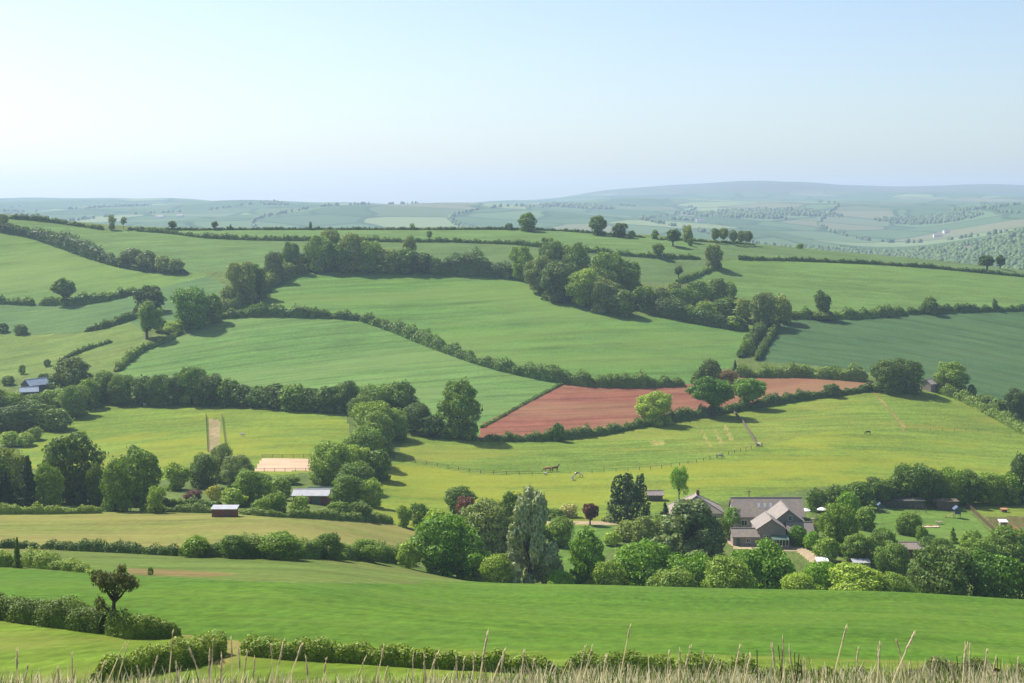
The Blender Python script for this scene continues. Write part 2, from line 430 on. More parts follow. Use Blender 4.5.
# ------------------------------------------------------------------ fields: outline (picture points cast onto the land), material
G = dict(
    rough=field_mat('rough_grass', (0.150, 0.215, 0.065), (0.115, 0.175, 0.052), 10, 3, .25, .03),
    fieldA=field_mat('crop_pale', (0.150, 0.285, 0.082), (0.125, 0.255, 0.072), 62, 5, .32, .012, (0.21, 0.32, 0.11), .5, .02, 6, .18, tram=11),
    fieldB=field_mat('pasture_mid', (0.130, 0.265, 0.060), (0.118, 0.240, 0.068), 70, 7, .28, .012, (0.19, 0.30, 0.075), .6, .012, 5, .18, tram=24),
    dark=field_mat('crop_blue_green', (0.072, 0.150, 0.068), (0.084, 0.168, 0.072), -60, 5, .22, .02, (0.12, 0.20, 0.09), .35, .02, 4, .14, tram=16),
    ridge=field_mat('ridge_pasture', (0.150, 0.262, 0.088), (0.130, 0.235, 0.080), 82, 6, .25, .01, None, 0, .02, 3, .15),
    ridge2=field_mat('ridge_pasture_dull', (0.120, 0.205, 0.080), (0.135, 0.225, 0.084), 82, 6, .22, .01, None, 0, .02, 3, .15),
    left1=field_mat('left_pasture', (0.160, 0.278, 0.070), (0.135, 0.245, 0.070), 70, 8, .28, .014, (0.21, 0.30, 0.09), .5, .02, 4, .15),
    left2=field_mat('left_crop', (0.100, 0.200, 0.080), (0.125, 0.230, 0.085), 75, 6, .25, .014, None, 0, .02, 3, .15),
    left3=field_mat('left_paddock', (0.185, 0.270, 0.075), (0.150, 0.240, 0.068), 60, 6, .3, .02, None, 0, .02, 3, .18),
    east=field_mat('east_pasture', (0.155, 0.275, 0.078), (0.138, 0.250, 0.072), 84, 6, .25, .01, None, 0, .02, 3, .14),
    soil=field_mat('red_soil', (0.30, 0.128, 0.098), (0.27, 0.110, 0.084), 66, 3.5, .35, .02, (0.31, 0.205, 0.115), .7, .013, 3.5, .15, tram=9),
    meadow=field_mat('buttercup_meadow', (0.190, 0.285, 0.048), (0.150, 0.250, 0.042), 80, 5, .35, .02, (0.34, 0.355, 0.035), .5, .03, 3, .25),
    meadow2=field_mat('paddock_meadow', (0.150, 0.255, 0.044), (0.185, 0.270, 0.050), 75, 4, .35, .02, (0.31, 0.32, 0.060), .5, .035, 3, .25),
    hay=field_mat('ripe_grass', (0.235, 0.260, 0.075), (0.185, 0.235, 0.062), 84, 4, .35, .03, (0.30, 0.27, 0.10), .6, .03, 4, .22),
    strip=field_mat('rough_meadow', (0.145, 0.215, 0.052), (0.120, 0.200, 0.045), 84, 3, .3, .03, (0.26, 0.19, 0.09), .45, .03, 6, .22),
    redstrip=field_mat('bare_strip', (0.22, 0.175, 0.085), (0.22, 0.18, 0.075), 84, 3, .4, .05, (0.14, 0.18, 0.05), .6, .06, 3, .2),
    near=field_mat('near_crop', (0.080, 0.188, 0.022), (0.104, 0.212, 0.022), 83, 2.2, .20, .022, (0.150, 0.250, 0.045), .4, .05, 3, .34),
    nearpale=field_mat('near_crop_pale', (0.105, 0.225, 0.055), (0.085, 0.205, 0.040), 83, 2.5, .4, .05, (0.22, 0.31, 0.13), .6, .07, 4, .25),
    nearleft=field_mat('near_pasture', (0.130, 0.235, 0.026), (0.165, 0.255, 0.034), 60, 2.2, .3, .08, (0.22, 0.24, 0.06), .45, .12, 2, .28),
    track=field_mat('worn_track', (0.30, 0.26, 0.10), (0.22, 0.25, 0.07), 0, 2, .3, .1),
    lawn=field_mat('lawn', (0.125, 0.240, 0.050), (0.155, 0.255, 0.062), 70, 2, .25, .05, None, 0, .02, 3, .18),
    sand=field_mat('arena_sand', (0.72, 0.56, 0.45), (0.66, 0.51, 0.41), 85, 2, .12, .05, None, 0, .02, 3, .06),
    gravel=field_mat('pale_gravel', (0.50, 0.41, 0.32), (0.43, 0.36, 0.28), 40, 2, .2, .1, None, 0, .02, 3, .12),
    swath=field_mat('dry_swath', (0.30, 0.31, 0.09), (0.24, 0.29, 0.07), 20, 2, .4, .2, (0.40, 0.34, 0.15), .6, .2, 2, .3),
    concrete=field_mat('pale_track', (0.36, 0.30, 0.19), (0.29, 0.27, 0.15), 0, 2, .2, .1),
    plot=field_mat('garden_soil', (0.16, 0.13, 0.07), (0.12, 0.14, 0.05), 10, 1.2, .4, .2),
    redplot=field_mat('red_garden_soil', (0.36, 0.17, 0.09), (0.30, 0.15, 0.08), 10, 1.2, .4, .2))

FIELDS = [  # name, material, outline in the photograph, label
    ('field', 'left1', [(-160, 205), (-60, 212), (8, 233), (40, 239), (90, 258), (120, 268), (155, 274), (205, 273), (207, 276), (150, 290), (130, 297), (100, 301), (60, 304), (-160, 300)], 'smooth light green field under the diagonal hedge'),
    ('field', 'ridge', [(-160, 198), (10, 219), (60, 223), (105, 230), (170, 233), (225, 238), (300, 241), (300, 262), (260, 270), (205, 273), (155, 272), (120, 263), (60, 243), (10, 230), (-160, 205)], 'dull green field on the ridge above the diagonal hedge'),
    ('field', 'left2', [(-160, 304), (60, 305), (110, 301), (150, 290), (207, 276), (226, 285), (212, 318), (140, 330), (30, 334), (-160, 333)], 'blue green crop field below the lone oak'),
    ('field', 'left3', [(-160, 334), (30, 335), (85, 333), (130, 322), (145, 333), (120, 350), (60, 362), (20, 378), (-160, 395)], 'bright paddock left of the hedged lane'),
    ('field', 'left3', [(20, 379), (60, 363), (110, 345), (150, 338), (140, 352), (118, 370), (90, 386), (40, 388)], 'narrow yellow green paddock beside the lane'),
    ('field', 'ridge', [(128, 229), (250, 229), (430, 229), (560, 231), (600, 234), (690, 240), (700, 258), (620, 254), (570, 249), (512, 243), (400, 241), (256, 239), (170, 233)], 'long strip field along the crest of the ridge'),
    ('field', 'ridge2', [(256, 240), (400, 242), (512, 244), (570, 250), (620, 255), (700, 259), (720, 268), (670, 284), (600, 280), (520, 270), (430, 270), (300, 268)], 'pasture behind the wood below the crest'),
    ('field', 'ridge2', [(690, 240), (755, 244), (800, 247), (900, 257), (1024, 271), (1180, 285), (1180, 292), (1024, 276), (930, 268), (870, 264), (800, 261), (738, 259), (700, 258)], 'dull green field along the falling end of the ridge'),
    ('field', 'east', [(720, 262), (738, 259), (800, 261), (870, 264), (930, 268), (1024, 277), (1180, 292), (1180, 310), (1024, 309), (960, 310), (900, 313), (850, 316), (780, 316), (735, 310), (690, 290), (690, 280), (716, 270)], 'light green field above the blue green crop'),
    ('field', 'fieldB', [(225, 316), (250, 298), (285, 278), (305, 270), (380, 270), (440, 270), (512, 274), (535, 290), (570, 302), (610, 312), (660, 318), (750, 330), (742, 352), (725, 376), (690, 384), (660, 385), (620, 385), (580, 383), (540, 377), (500, 368), (470, 359), (440, 348), (410, 336), (385, 326), (360, 319), (330, 316), (262, 314)], 'broad rolling pasture below the hilltop wood'),
    ('field', 'fieldA', [(118, 368), (140, 350), (180, 334), (212, 319), (262, 314), (330, 316), (360, 319), (385, 326), (410, 336), (440, 348), (470, 359), (500, 368), (540, 377), (566, 381), (482, 424), (480, 440), (430, 430), (380, 405), (340, 398), (230, 392), (120, 385)], 'pale striped crop field between hedges and tree row'),
    ('field', 'dark', [(782, 318), (850, 317), (900, 314), (960, 311), (1024, 310), (1180, 311), (1180, 470), (1060, 450), (1000, 412), (960, 392), (880, 374), (800, 364), (757, 362), (765, 340)], 'dark blue green crop field on the eastern slope'),
    ('ploughed_field', 'soil', [(566, 381), (580, 383), (620, 385), (660, 385), (690, 384), (740, 377), (800, 377), (866, 381), (880, 385), (875, 390), (840, 394), (800, 399), (740, 409), (700, 415), (660, 421), (620, 429), (560, 438), (478, 440), (482, 424)], 'red ploughed field between two hedges'),
    ('meadow', 'meadow2', [(405, 440), (430, 432), (480, 440), (560, 439), (620, 430), (660, 422), (700, 416), (740, 409), (800, 399), (840, 394), (875, 389), (960, 390), (1000, 414), (1024, 430), (1180, 470), (1180, 520), (1024, 488), (900, 478), (800, 490), (700, 505), (560, 530), (380, 530), (372, 505), (388, 470)], 'sloping grass paddock where the horses graze'),
    ('meadow', 'meadow', [(372, 505), (388, 468), (408, 462), (470, 474), (512, 475), (560, 473), (600, 472), (650, 468), (700, 462), (760, 447), (830, 430), (905, 428), (1024, 436), (1180, 478), (1180, 520), (1024, 488), (900, 478), (800, 490), (700, 505), (560, 530), (380, 530)], 'buttercup meadow below the wire fence'),
    ('meadow', 'meadow', [(20, 450), (60, 412), (110, 404), (230, 402), (345, 412), (352, 440), (330, 470), (256, 478), (150, 480), (60, 475), (20, 465)], 'yellow buttercup meadow above the garden trees'),
    ('path', 'concrete', [(208.5, 419), (219, 419), (222, 452), (209, 452)], 'pale straight track across the buttercup meadow'),
    ('riding_arena', 'sand', [(262, 458.5), (314, 458.5), (316, 471), (254, 471)], 'pale sand riding arena beside the tree row'),
    ('path', 'track', [(873, 393), (876, 393), (904, 424), (908, 434), (905, 434), (900, 424)], 'worn footpath down the paddock from the barn'),
    ('path', 'swath', [(700, 430), (703, 430), (712, 446), (708, 446)], 'pale dry mown streak in the paddock below the oaks'),
    ('path', 'swath', [(712, 427), (715, 427), (724, 444), (720, 444)], 'second pale mown streak in the paddock below the oaks'),
    ('path', 'swath', [(723, 424), (726, 424), (733, 440), (729, 440)], 'third pale mown streak beside the board fence'),
    ('path', 'swath', [(648, 441), (662, 440), (668, 444), (654, 446)], 'bare straw coloured patch in the paddock'),
    ('meadow', 'hay', [(-160, 514), (110, 512), (230, 513), (300, 518), (380, 522), (432, 531), (418, 545), (412, 560), (330, 557), (250, 556), (130, 551), (0, 545), (-160, 543)], 'ripening yellow hay meadow between two hedges'),
    ('meadow', 'strip', [(-160, 545), (0, 546), (130, 552), (250, 557), (412, 561), (420, 584), (300, 582), (130, 576), (0, 568), (-160, 566)], 'rough narrow meadow beyond the green crop'),
    ('path', 'redstrip', [(128, 568), (200, 571), (240, 574), (205, 577), (128, 574)], 'bare reddish strip of earth in the rough meadow'),
    ('field', 'near', [(-160, 566), (0, 568), (130, 576), (300, 583), (420, 584), (560, 588), (768, 593), (1024, 603), (1180, 610), (1180, 672), (1024, 664), (768, 656), (500, 650), (245, 642), (225, 640), (180, 634), (110, 630), (40, 621), (-160, 610)], 'vivid green crop field on the near slope'),
    ('lawn', 'lawn', [(842, 522), (870, 508), (965, 508), (998, 540), (990, 552), (930, 550), (880, 548), (845, 540)], 'mown garden lawn with play equipment'),
    ('lawn', 'lawn', [(552, 526), (625, 526), (615, 548), (590, 568), (545, 575)], 'small lawn below the gravel drive'),
    ('path', 'gravel', [(548, 520.5), (600, 521), (618, 521), (618, 524.5), (548, 524.5)], 'pale gravel drive behind the copper tree'),
    ('path', 'gravel', [(722, 530), (735, 540), (800, 545), (818, 556), (812, 563), (798, 552), (735, 549), (722, 538)], 'pale gravel yard in front of the farmhouse'),
    ('lawn', 'meadow2', [(972, 507), (1180, 506), (1180, 516), (982, 516)], 'grass strip beyond the garden fence'),
    ('vegetable_plot', 'plot', [(985, 517), (1180, 518), (1180, 530), (1000, 530)], 'dug vegetable plot beyond the garden fence'),
    ('vegetable_plot', 'redplot', [(993, 528), (1018, 527), (1022, 536), (1000, 536)], 'bare red corner of the vegetable plot'),
    ('field', 'nearleft', [(-160, 612), (0, 618), (40, 622), (110, 631), (180, 636), (225, 642), (245, 655), (245, 700), (-160, 700)], 'small pasture enclosed by the near hedges'),
    ('path', 'track', [(178, 634), (226, 640), (246, 642), (246, 650), (222, 668), (212, 664), (216, 645)], 'worn earth gateway between the near hedges')]

def build_land():
    rows = [np.array([-120, -60, -25, -10, -4, -1.0, 0.0]), np.geomspace(1.0, 62, 60), ]
    d = 62.0; r = []
    while d < 1060:
        d += 0.9 + 1.35 * min(1, d / 700); r.append(d)
    rows.append(np.array(r))
    D = np.concatenate(rows)
    px = np.unique(np.concatenate([np.linspace(-900, -150, 40), np.arange(-150, 1175, 2.3), np.linspace(1175, 1925, 40)]))
    nd, np_ = len(D), len(px)
    X = (px[None, :] - W / 2) / F * np.maximum(np.abs(D), 30)[:, None]
    Y = np.repeat(D[:, None], np_, 1)
    Z = height(X, Y)
    V = np.stack([X, Y, Z], -1).reshape(-1, 3)
    i = np.arange(nd - 1)[:, None] * np_ + np.arange(np_ - 1)[None, :]
    FQ = np.stack([i, i + 1, i + 1 + np_, i + np_], -1).reshape(-1, 4)
    C = V[FQ].mean(1)
    fid = np.full(len(FQ), -1)
    for k, (nm, mt, pts, lb) in enumerate(FIELDS):
        fid[inside(castpoly(pts), C[:, 0], C[:, 1])] = k
    near_k = [k for k, t in enumerate(FIELDS) if t[1] == 'near'][0]
    pxc = W / 2 + F * C[:, 0] / np.maximum(C[:, 1], 1)
    fid[(fid == -1) & (C[:, 1] > 150) & (C[:, 1] < 238 + 26 * np.clip((pxc - 440) / 70, 0, 1)) & (pxc > 410)] = near_k
    st_k = [k for k, t in enumerate(FIELDS) if t[1] == 'strip'][0]
    fid[(fid == -1) & (C[:, 1] > 200) & (C[:, 1] < 300) & (pxc > 400) & (pxc < 520)] = st_k
    nl_k = [k for k, t in enumerate(FIELDS) if t[1] == 'nearleft'][0]
    fid[(fid == -1) & (C[:, 1] > 45) & (C[:, 1] < 150)] = nl_k
    # vertex normals of the whole sheet keep the seams between fields invisible
    fn = np.cross(V[FQ[:, 2]] - V[FQ[:, 0]], V[FQ[:, 3]] - V[FQ[:, 1]])
    N = np.zeros_like(V)
    for k in range(4): np.add.at(N, FQ[:, k], fn)
    N /= np.linalg.norm(N, axis=1)[:, None] + 1e-12
    def piece(name, sel, mat, label):
        q = FQ[sel]
        if not len(q): return
        u, inv = np.unique(q, return_inverse=True)
        me = mesh_polys(name, V[u], np.full(len(q), 4), inv.ravel(), True)
        me.normals_split_custom_set_from_vertices(N[u].tolist())
        me.materials.append(mat)
        o = link(bpy.data.objects.new(name, me))
        tag(o, label, None, None, 'structure')
    piece('hillside', fid == -1, G['rough'], 'rough grass banks and verges between the fields')
    for k, (nm, mt, pts, lb) in enumerate(FIELDS): piece(nm, fid == k, G[mt], lb)

build_land()

# ------------------------------------------------------------------ far country beyond the ridge
def far_mat():
    m, n, l = new_mat('far_farmland')
    pos = n.new('ShaderNodeNewGeometry').outputs['Position']
    warp = n.new('ShaderNodeTexNoise'); warp.inputs['Scale'].default_value = 0.0016; warp.inputs['Detail'].default_value = 2
    l.new(pos, warp.inputs['Vector'])
    off = n.new('ShaderNodeVectorMath'); off.operation = 'MULTIPLY_ADD'
    l.new(warp.outputs['Color'], off.inputs[0]); off.inputs[1].default_value = (260, 260, 0); l.new(pos, off.inputs[2])
    fl = n.new('ShaderNodeVectorMath'); fl.operation = 'MULTIPLY'; l.new(off.outputs[0], fl.inputs[0]); fl.inputs[1].default_value = (1, .62, 0)
    v = n.new('ShaderNodeTexVoronoi'); v.inputs['Scale'].default_value = 0.0042; l.new(fl.outputs[0], v.inputs['Vector'])
    e = n.new('ShaderNodeTexVoronoi'); e.feature = 'DISTANCE_TO_EDGE'; e.inputs['Scale'].default_value = 0.0042; l.new(fl.outputs[0], e.inputs['Vector'])
    sp = n.new('ShaderNodeSeparateColor'); l.new(v.outputs['Color'], sp.inputs[0])
    col = nmix(n, l, sp.outputs[0], (0.062, 0.108, 0.048), (0.105, 0.155, 0.062))
    col = nmix(n, l, nramp(n, l, sp.outputs[1], .80, .84), col, (0.17, 0.21, 0.095))
    col = nmix(n, l, nramp(n, l, sp.outputs[2], .90, .93), col, (0.15, 0.155, 0.085))
    col = nmix(n, l, nramp(n, l, sp.outputs[2], .16, .13), col, (0.06, 0.10, 0.04))
    hedge = nramp(n, l, e.outputs['Distance'], 0.045, 0.02)
    col = nmix(n, l, hedge, col, (0.042, 0.075, 0.030))
    sepp = n.new('ShaderNodeSeparateXYZ'); l.new(pos, sepp.inputs[0])
    moor = nramp(n, l, sepp.outputs[2], 48, 85)
    mn = nnoise(n, l, pos, 0.0012, 5, .6)
    col = nmix(n, l, moor, col, nmix(n, l, mn, (0.085, 0.100, 0.060), (0.115, 0.115, 0.075)))
    finish(n, l, col, 1.0, 0.0)
    return m

def build_far():
    D = np.geomspace(1058, 11450, 300)
    px = np.linspace(-900, 1925, 520)
    X = (px[None, :] - W / 2) / F * D[:, None]; Y = np.repeat(D[:, None], len(px), 1)
    Z = height(X, Y)
    V = np.stack([X, Y, Z], -1).reshape(-1, 3); n_ = len(px)
    i = np.arange(len(D) - 1)[:, None] * n_ + np.arange(n_ - 1)[None, :]
    q = np.stack([i, i + 1, i + 1 + n_, i + n_], -1).reshape(-1, 4)
    me = mesh_polys('far_hills', V, np.full(len(q), 4), q.ravel(), True)
    me.materials.append(far_mat())
    tag(link(bpy.data.objects.new('far_hills', me)), 'hazy patchwork hills and moor beyond the ridge', None, None, 'structure')
build_far()

# ------------------------------------------------------------------ leaves
def leaf_quads(P, Nn, size, rg, aspect=1.5, jit=0.75):
    n = len(P)
    nn = Nn + rg.normal(0, jit, (n, 3)); nn /= np.linalg.norm(nn, axis=1)[:, None] + 1e-9
    a = np.cross(nn, rg.normal(0, 1, (n, 3))); a /= np.linalg.norm(a, axis=1)[:, None] + 1e-9
    b = np.cross(nn, a)
    s = (size * rg.uniform(0.55, 1.35, n))[:, None] if np.isscalar(size) else (size * rg.uniform(0.55, 1.35, n))[:, None]
    a = a * s * 0.5 * aspect ** .5; b = b * s * 0.5 / aspect ** .5
    k = rg.uniform(.4, 1, (n, 1))
    return np.stack([P - a - b * k, P + a * k - b, P + a + b * k, P - a * k + b], 1)

def sphere_dirs(n, rg, up=0.0):
    d = rg.normal(0, 1, (n, 3)); d[:, 2] += up
    return d / (np.linalg.norm(d, axis=1)[:, None] + 1e-9)

def lobes_for(kind, rg):
    """list of (centre, radii) in a unit tree: height 1, crown one wide"""
    L = []
    ph0, ph1 = rg.uniform(0, 6.28, 2)
    def env(cz, rx, rz, n, r0, r1, zmin=0.0, fill=0.65, flat=0.85):
        for _ in range(n):
            d = sphere_dirs(1, rg, .15)[0]
            r = rg.uniform(r0, r1); k = rg.uniform(fill, 1.0)
            ph_ = math.atan2(d[1], d[0]); k *= 1 - .22 * max(0.0, math.sin(2 * ph_ + ph0) * math.cos(3 * d[2] + ph1)); k *= 1 + .10 * math.sin(3 * ph_ + ph1)
            c = np.array([d[0] * (rx - r) * k, d[1] * (rx - r) * k, cz + d[2] * (rz - r * flat) * k])
            c[2] = max(c[2], zmin + r * flat * .8)
            L.append((c, np.array([r, r, r * flat])))
    def skirt(n):
        for _ in range(n):
            a = rg.uniform(0, 6.28); k = rg.uniform(.15, .36); r = rg.uniform(.10, .15)
            L.append((np.array([math.cos(a) * k, math.sin(a) * k, rg.uniform(.03, .2)]), np.array([r, r, r])))
    if kind == 'round':
        L.append((np.array([0, 0, .54]), np.array([.30, .30, .33]))); env(.52, .53, .50, 24, .12, .21, .0, .82); skirt(12)
    elif kind == 'tall':
        L.append((np.array([0, 0, .54]), np.array([.27, .27, .34]))); env(.54, .52, .48, 24, .11, .19, .0, .8, 1.0); skirt(10)
    elif kind == 'oak':
        L.append((np.array([0, 0, .66]), np.array([.26, .26, .20]))); env(.60, .53, .41, 26, .11, .18, .15, .75, .78)
    elif kind == 'bush':
        L.append((np.array([0, 0, .42]), np.array([.36, .36, .42]))); env(.45, .53, .56, 26, .12, .21, -.06, .8, .95)
    elif kind == 'airy':
        env(.66, .5, .38, 26, .08, .14, .25, .35, .9)
    elif kind == 'poplar':
        L.append((np.array([0, 0, .58]), np.array([.26, .26, .34]))); env(.60, .5, .42, 26, .12, .20, .16, .6, 1.1)
    elif kind == 'willow':
        for _ in range(46):
            z = rg.uniform(.05, .92); w = .50 * min(1, 1.25 - z) * (1 if z > .1 else .9); a = rg.uniform(0, 6.28); k = rg.uniform(.3, .95) ** .6
            L.append((np.array([math.cos(a) * w * k, math.sin(a) * w * k, z]), np.array([.10, .10, rg.uniform(.08, .15)])))
    elif kind == 'cypress':
        for cx, cy, hh, rr in ((-.20, .05, .93, .33), (.0, -.05, 1.0, .34), (.29, .05, .95, .24), (-.05, .2, .84, .33), (.1, -.2, .74, .34), (-.26, -.12, .72, .28), (.2, -.1, .62, .3)):
            for z in np.linspace(.05, .93, 9):
                w = rr * (1 - z ** 1.6 * .72)
                for _ in range(3):
                    a = rg.uniform(0, 6.28)
                    L.append((np.array([cx + math.cos(a) * w * .55, cy + math.sin(a) * w * .55, z * hh]), np.array([w * .6, w * .6, .085])))
    elif kind == 'conifer':
        for z in np.linspace(.05, .95, 12):
            w = .5 * (1 - z) ** .8 + .02
            for _ in range(5):
                a = rg.uniform(0, 6.28); k = rg.uniform(.3, .7)
                L.append((np.array([math.cos(a) * w * k, math.sin(a) * w * k, z]), np.array([w * .45 + .02, w * .45 + .02, .055])))
    elif kind == 'thorn':
        for _ in range(50):
            a = rg.uniform(0, 6.28); k = rg.uniform(0, 1) ** .5
            x = math.cos(a) * .47 * k + .04 + (.07 if math.cos(a) > 0 else 0); y = math.sin(a) * .42 * k
            z = .76 + .15 * (1 - k * k) * rg.uniform(-.6, 1.1) + rg.uniform(-.07, .05) - .12 * max(x, 0)
            r = rg.uniform(.035, .07)
            L.append((np.array([x, y, z]), np.array([r * 1.3, r * 1.2, r * .62])))
        L.append((np.array([-.30, 0.0, .42]), np.array([.09, .09, .07])))
    return L

LOD = {'hi': 11500, 'mid': 3200, 'lo': 900}
PROTO = {}
def proto(kind, lod, var):
    key = (kind, lod, var)
    if key in PROTO: return PROTO[key]
    rg = np.random.default_rng(sum(map(ord, kind)) * 10 + var)
    L = lobes_for(kind, rg)
    n = LOD[lod]
    if kind in ('airy',): n = int(n * .26)
    if kind == 'thorn': n = int(n * .5)
    if kind == 'willow': n = int(n * 1.1)
    size = {'hi': .031, 'mid': .055, 'lo': .095}[lod] * (1.15 if kind == 'cypress' else 1)
    A = np.array([r[0] * r[2] for _, r in L]); cnt = np.maximum(6, (A / A.sum() * n * 1.7).astype(int))
    Ps, Ns = [], []
    Cc = np.array([c for c, _ in L]); Rr = np.array([r for _, r in L])
    for (c, r), k in zip(L, cnt):
        d = sphere_dirs(k, rg, .12)
        p = c + d * r * (.80 + .42 * rg.uniform(0, 1, (k, 1)) ** 2.2)
        nn = d / r * r.mean(); Ps.append(p); Ns.append(nn)
    P = np.concatenate(Ps); Nn = np.concatenate(Ns)
    if kind == 'thorn': P = P + rg.normal(0, .028, P.shape) * np.array([1.3, 1.3, .8])
    q = (((P[:, None, :] - Cc[None]) / Rr[None]) ** 2).sum(-1)
    keep = (q < .58).sum(1) == 0
    keep &= P[:, 2] > -.02
    P, Nn = P[keep], Nn[keep]
    if kind in ('round', 'tall', 'bush', 'oak'): P = P + Nn / (np.linalg.norm(Nn, axis=1)[:, None] + 1e-9) * (.035 * np.abs(np.sin(P[:, :1] * 37 + P[:, 1:2] * 23)) * np.sin(P[:, 2:3] * 31 + P[:, :1] * 11))
    if len(P) > n: s = rg.choice(len(P), n, replace=False); P, Nn = P[s], Nn[s]
    if kind == 'willow':
        Q = leaf_quads(P, Nn, size * 1.1, rg, 2.2, .6)
    else:
        Q = leaf_quads(P, Nn, size, rg, 1.5, .62)
    cm = mesh_quads('crown', Q)
    # trunk with limbs reaching into the lobes
    m = MB()
    if kind in ('bush',):
        tm = None
    else:
        fork = {'oak': .34, 'thorn': .50, 'airy': .42, 'poplar': .45, 'cypress': .2, 'conifer': .7, 'willow': .35}.get(kind, .32)
        lean = .05 if kind == 'thorn' else rg.uniform(-.02, .02)
        r0 = {'thorn': .055, 'oak': .045, 'airy': .025, 'poplar': .022, 'conifer': .03}.get(kind, .038)
        m.tube([(0, 0, -.03), (0, 0, .04), (lean * .6, 0, fork * .55), (lean, lean * .5, fork), (lean * 1.2, lean, fork + .22)], [r0 * 1.5, r0 * 1.1, r0 * .9, r0 * .72, r0 * .3], 8)
        order = list(range(len(L))); rg.shuffle(order)
        for j in order[:9]:
            c = Cc[j]
            if c[2] < fork * .8 or kind in ('cypress', 'conifer'): continue
            s = np.array([lean, lean * .5, fork * rg.uniform(.8, 1.1)]); mid = s * .5 + c * .5 + np.array([0, 0, -.03])
            m.tube([s, mid, c], [r0 * .5, r0 * .33, r0 * .1], 5)
        if kind == 'thorn':
            m.tube([(0.02, 0, .30), (-.14, 0, .36), (-.30, 0, .42)], [.022, .016, .006], 5)
        tm = m.mesh('trunk', True); tm.materials.append(MT['bark'])
    PROTO[key] = (cm, tm)
    cm.materials.append(MT['leaf_mid'])
    return PROTO[key]

def put_leaf(name, me, mat, parent):
    o = bpy.data.objects.new(name, me)
    link(o, parent)
    o.material_slots[0].link = 'OBJECT'
    o.material_slots[0].material = MT['leaf_' + mat]
    return o

ORD = 'first second third fourth fifth sixth seventh eighth ninth tenth eleventh twelfth thirteenth fourteenth fifteenth sixteenth seventeenth eighteenth'.split()
COUNT = {'tree': 0}
def T(px, py, w, h, kind, mat, label, group=None, D=None, name=None, cat=None):
    """a tree whose foot is seen at px, py; w and h are its size in the picture; D for feet hidden from here"""
    if D is None: x, y = cast(px, py)
    else: x, y = (px - W / 2) / F * D, D
    s = y / F
    big = max(w, h)
    lod = 'hi' if big > 30 else ('mid' if big > 13 else 'lo')
    COUNT['tree'] += 1
    var = COUNT['tree'] % 5 if kind in ('round', 'bush') else COUNT['tree'] % 3
    cm, tm = proto(kind, lod, var)
    z = gz(x, y) - .05
    rz = rnd.uniform(0, 6.28) if kind not in ('thorn', 'cypress') else 0
    sc = (w * s * rnd.uniform(.92, 1.1), w * s * rnd.uniform(.92, 1.1), h * s * rnd.uniform(.97, 1.05))
    if kind == 'bush':
        o = put_leaf(name or 'bush', cm, mat, None)
        o.location = (x, y, z); o.rotation_euler = (0, 0, rz); o.scale = sc
        return tag(o, label, cat or 'bush', group)
    r = empty(name or 'tree', (x, y, z), rz)
    t = bpy.data.objects.new('trunk', tm); link(t, r); t.scale = sc
    c = put_leaf('crown', cm, mat, r); c.scale = sc
    return tag(r, label, cat or 'tree', group)

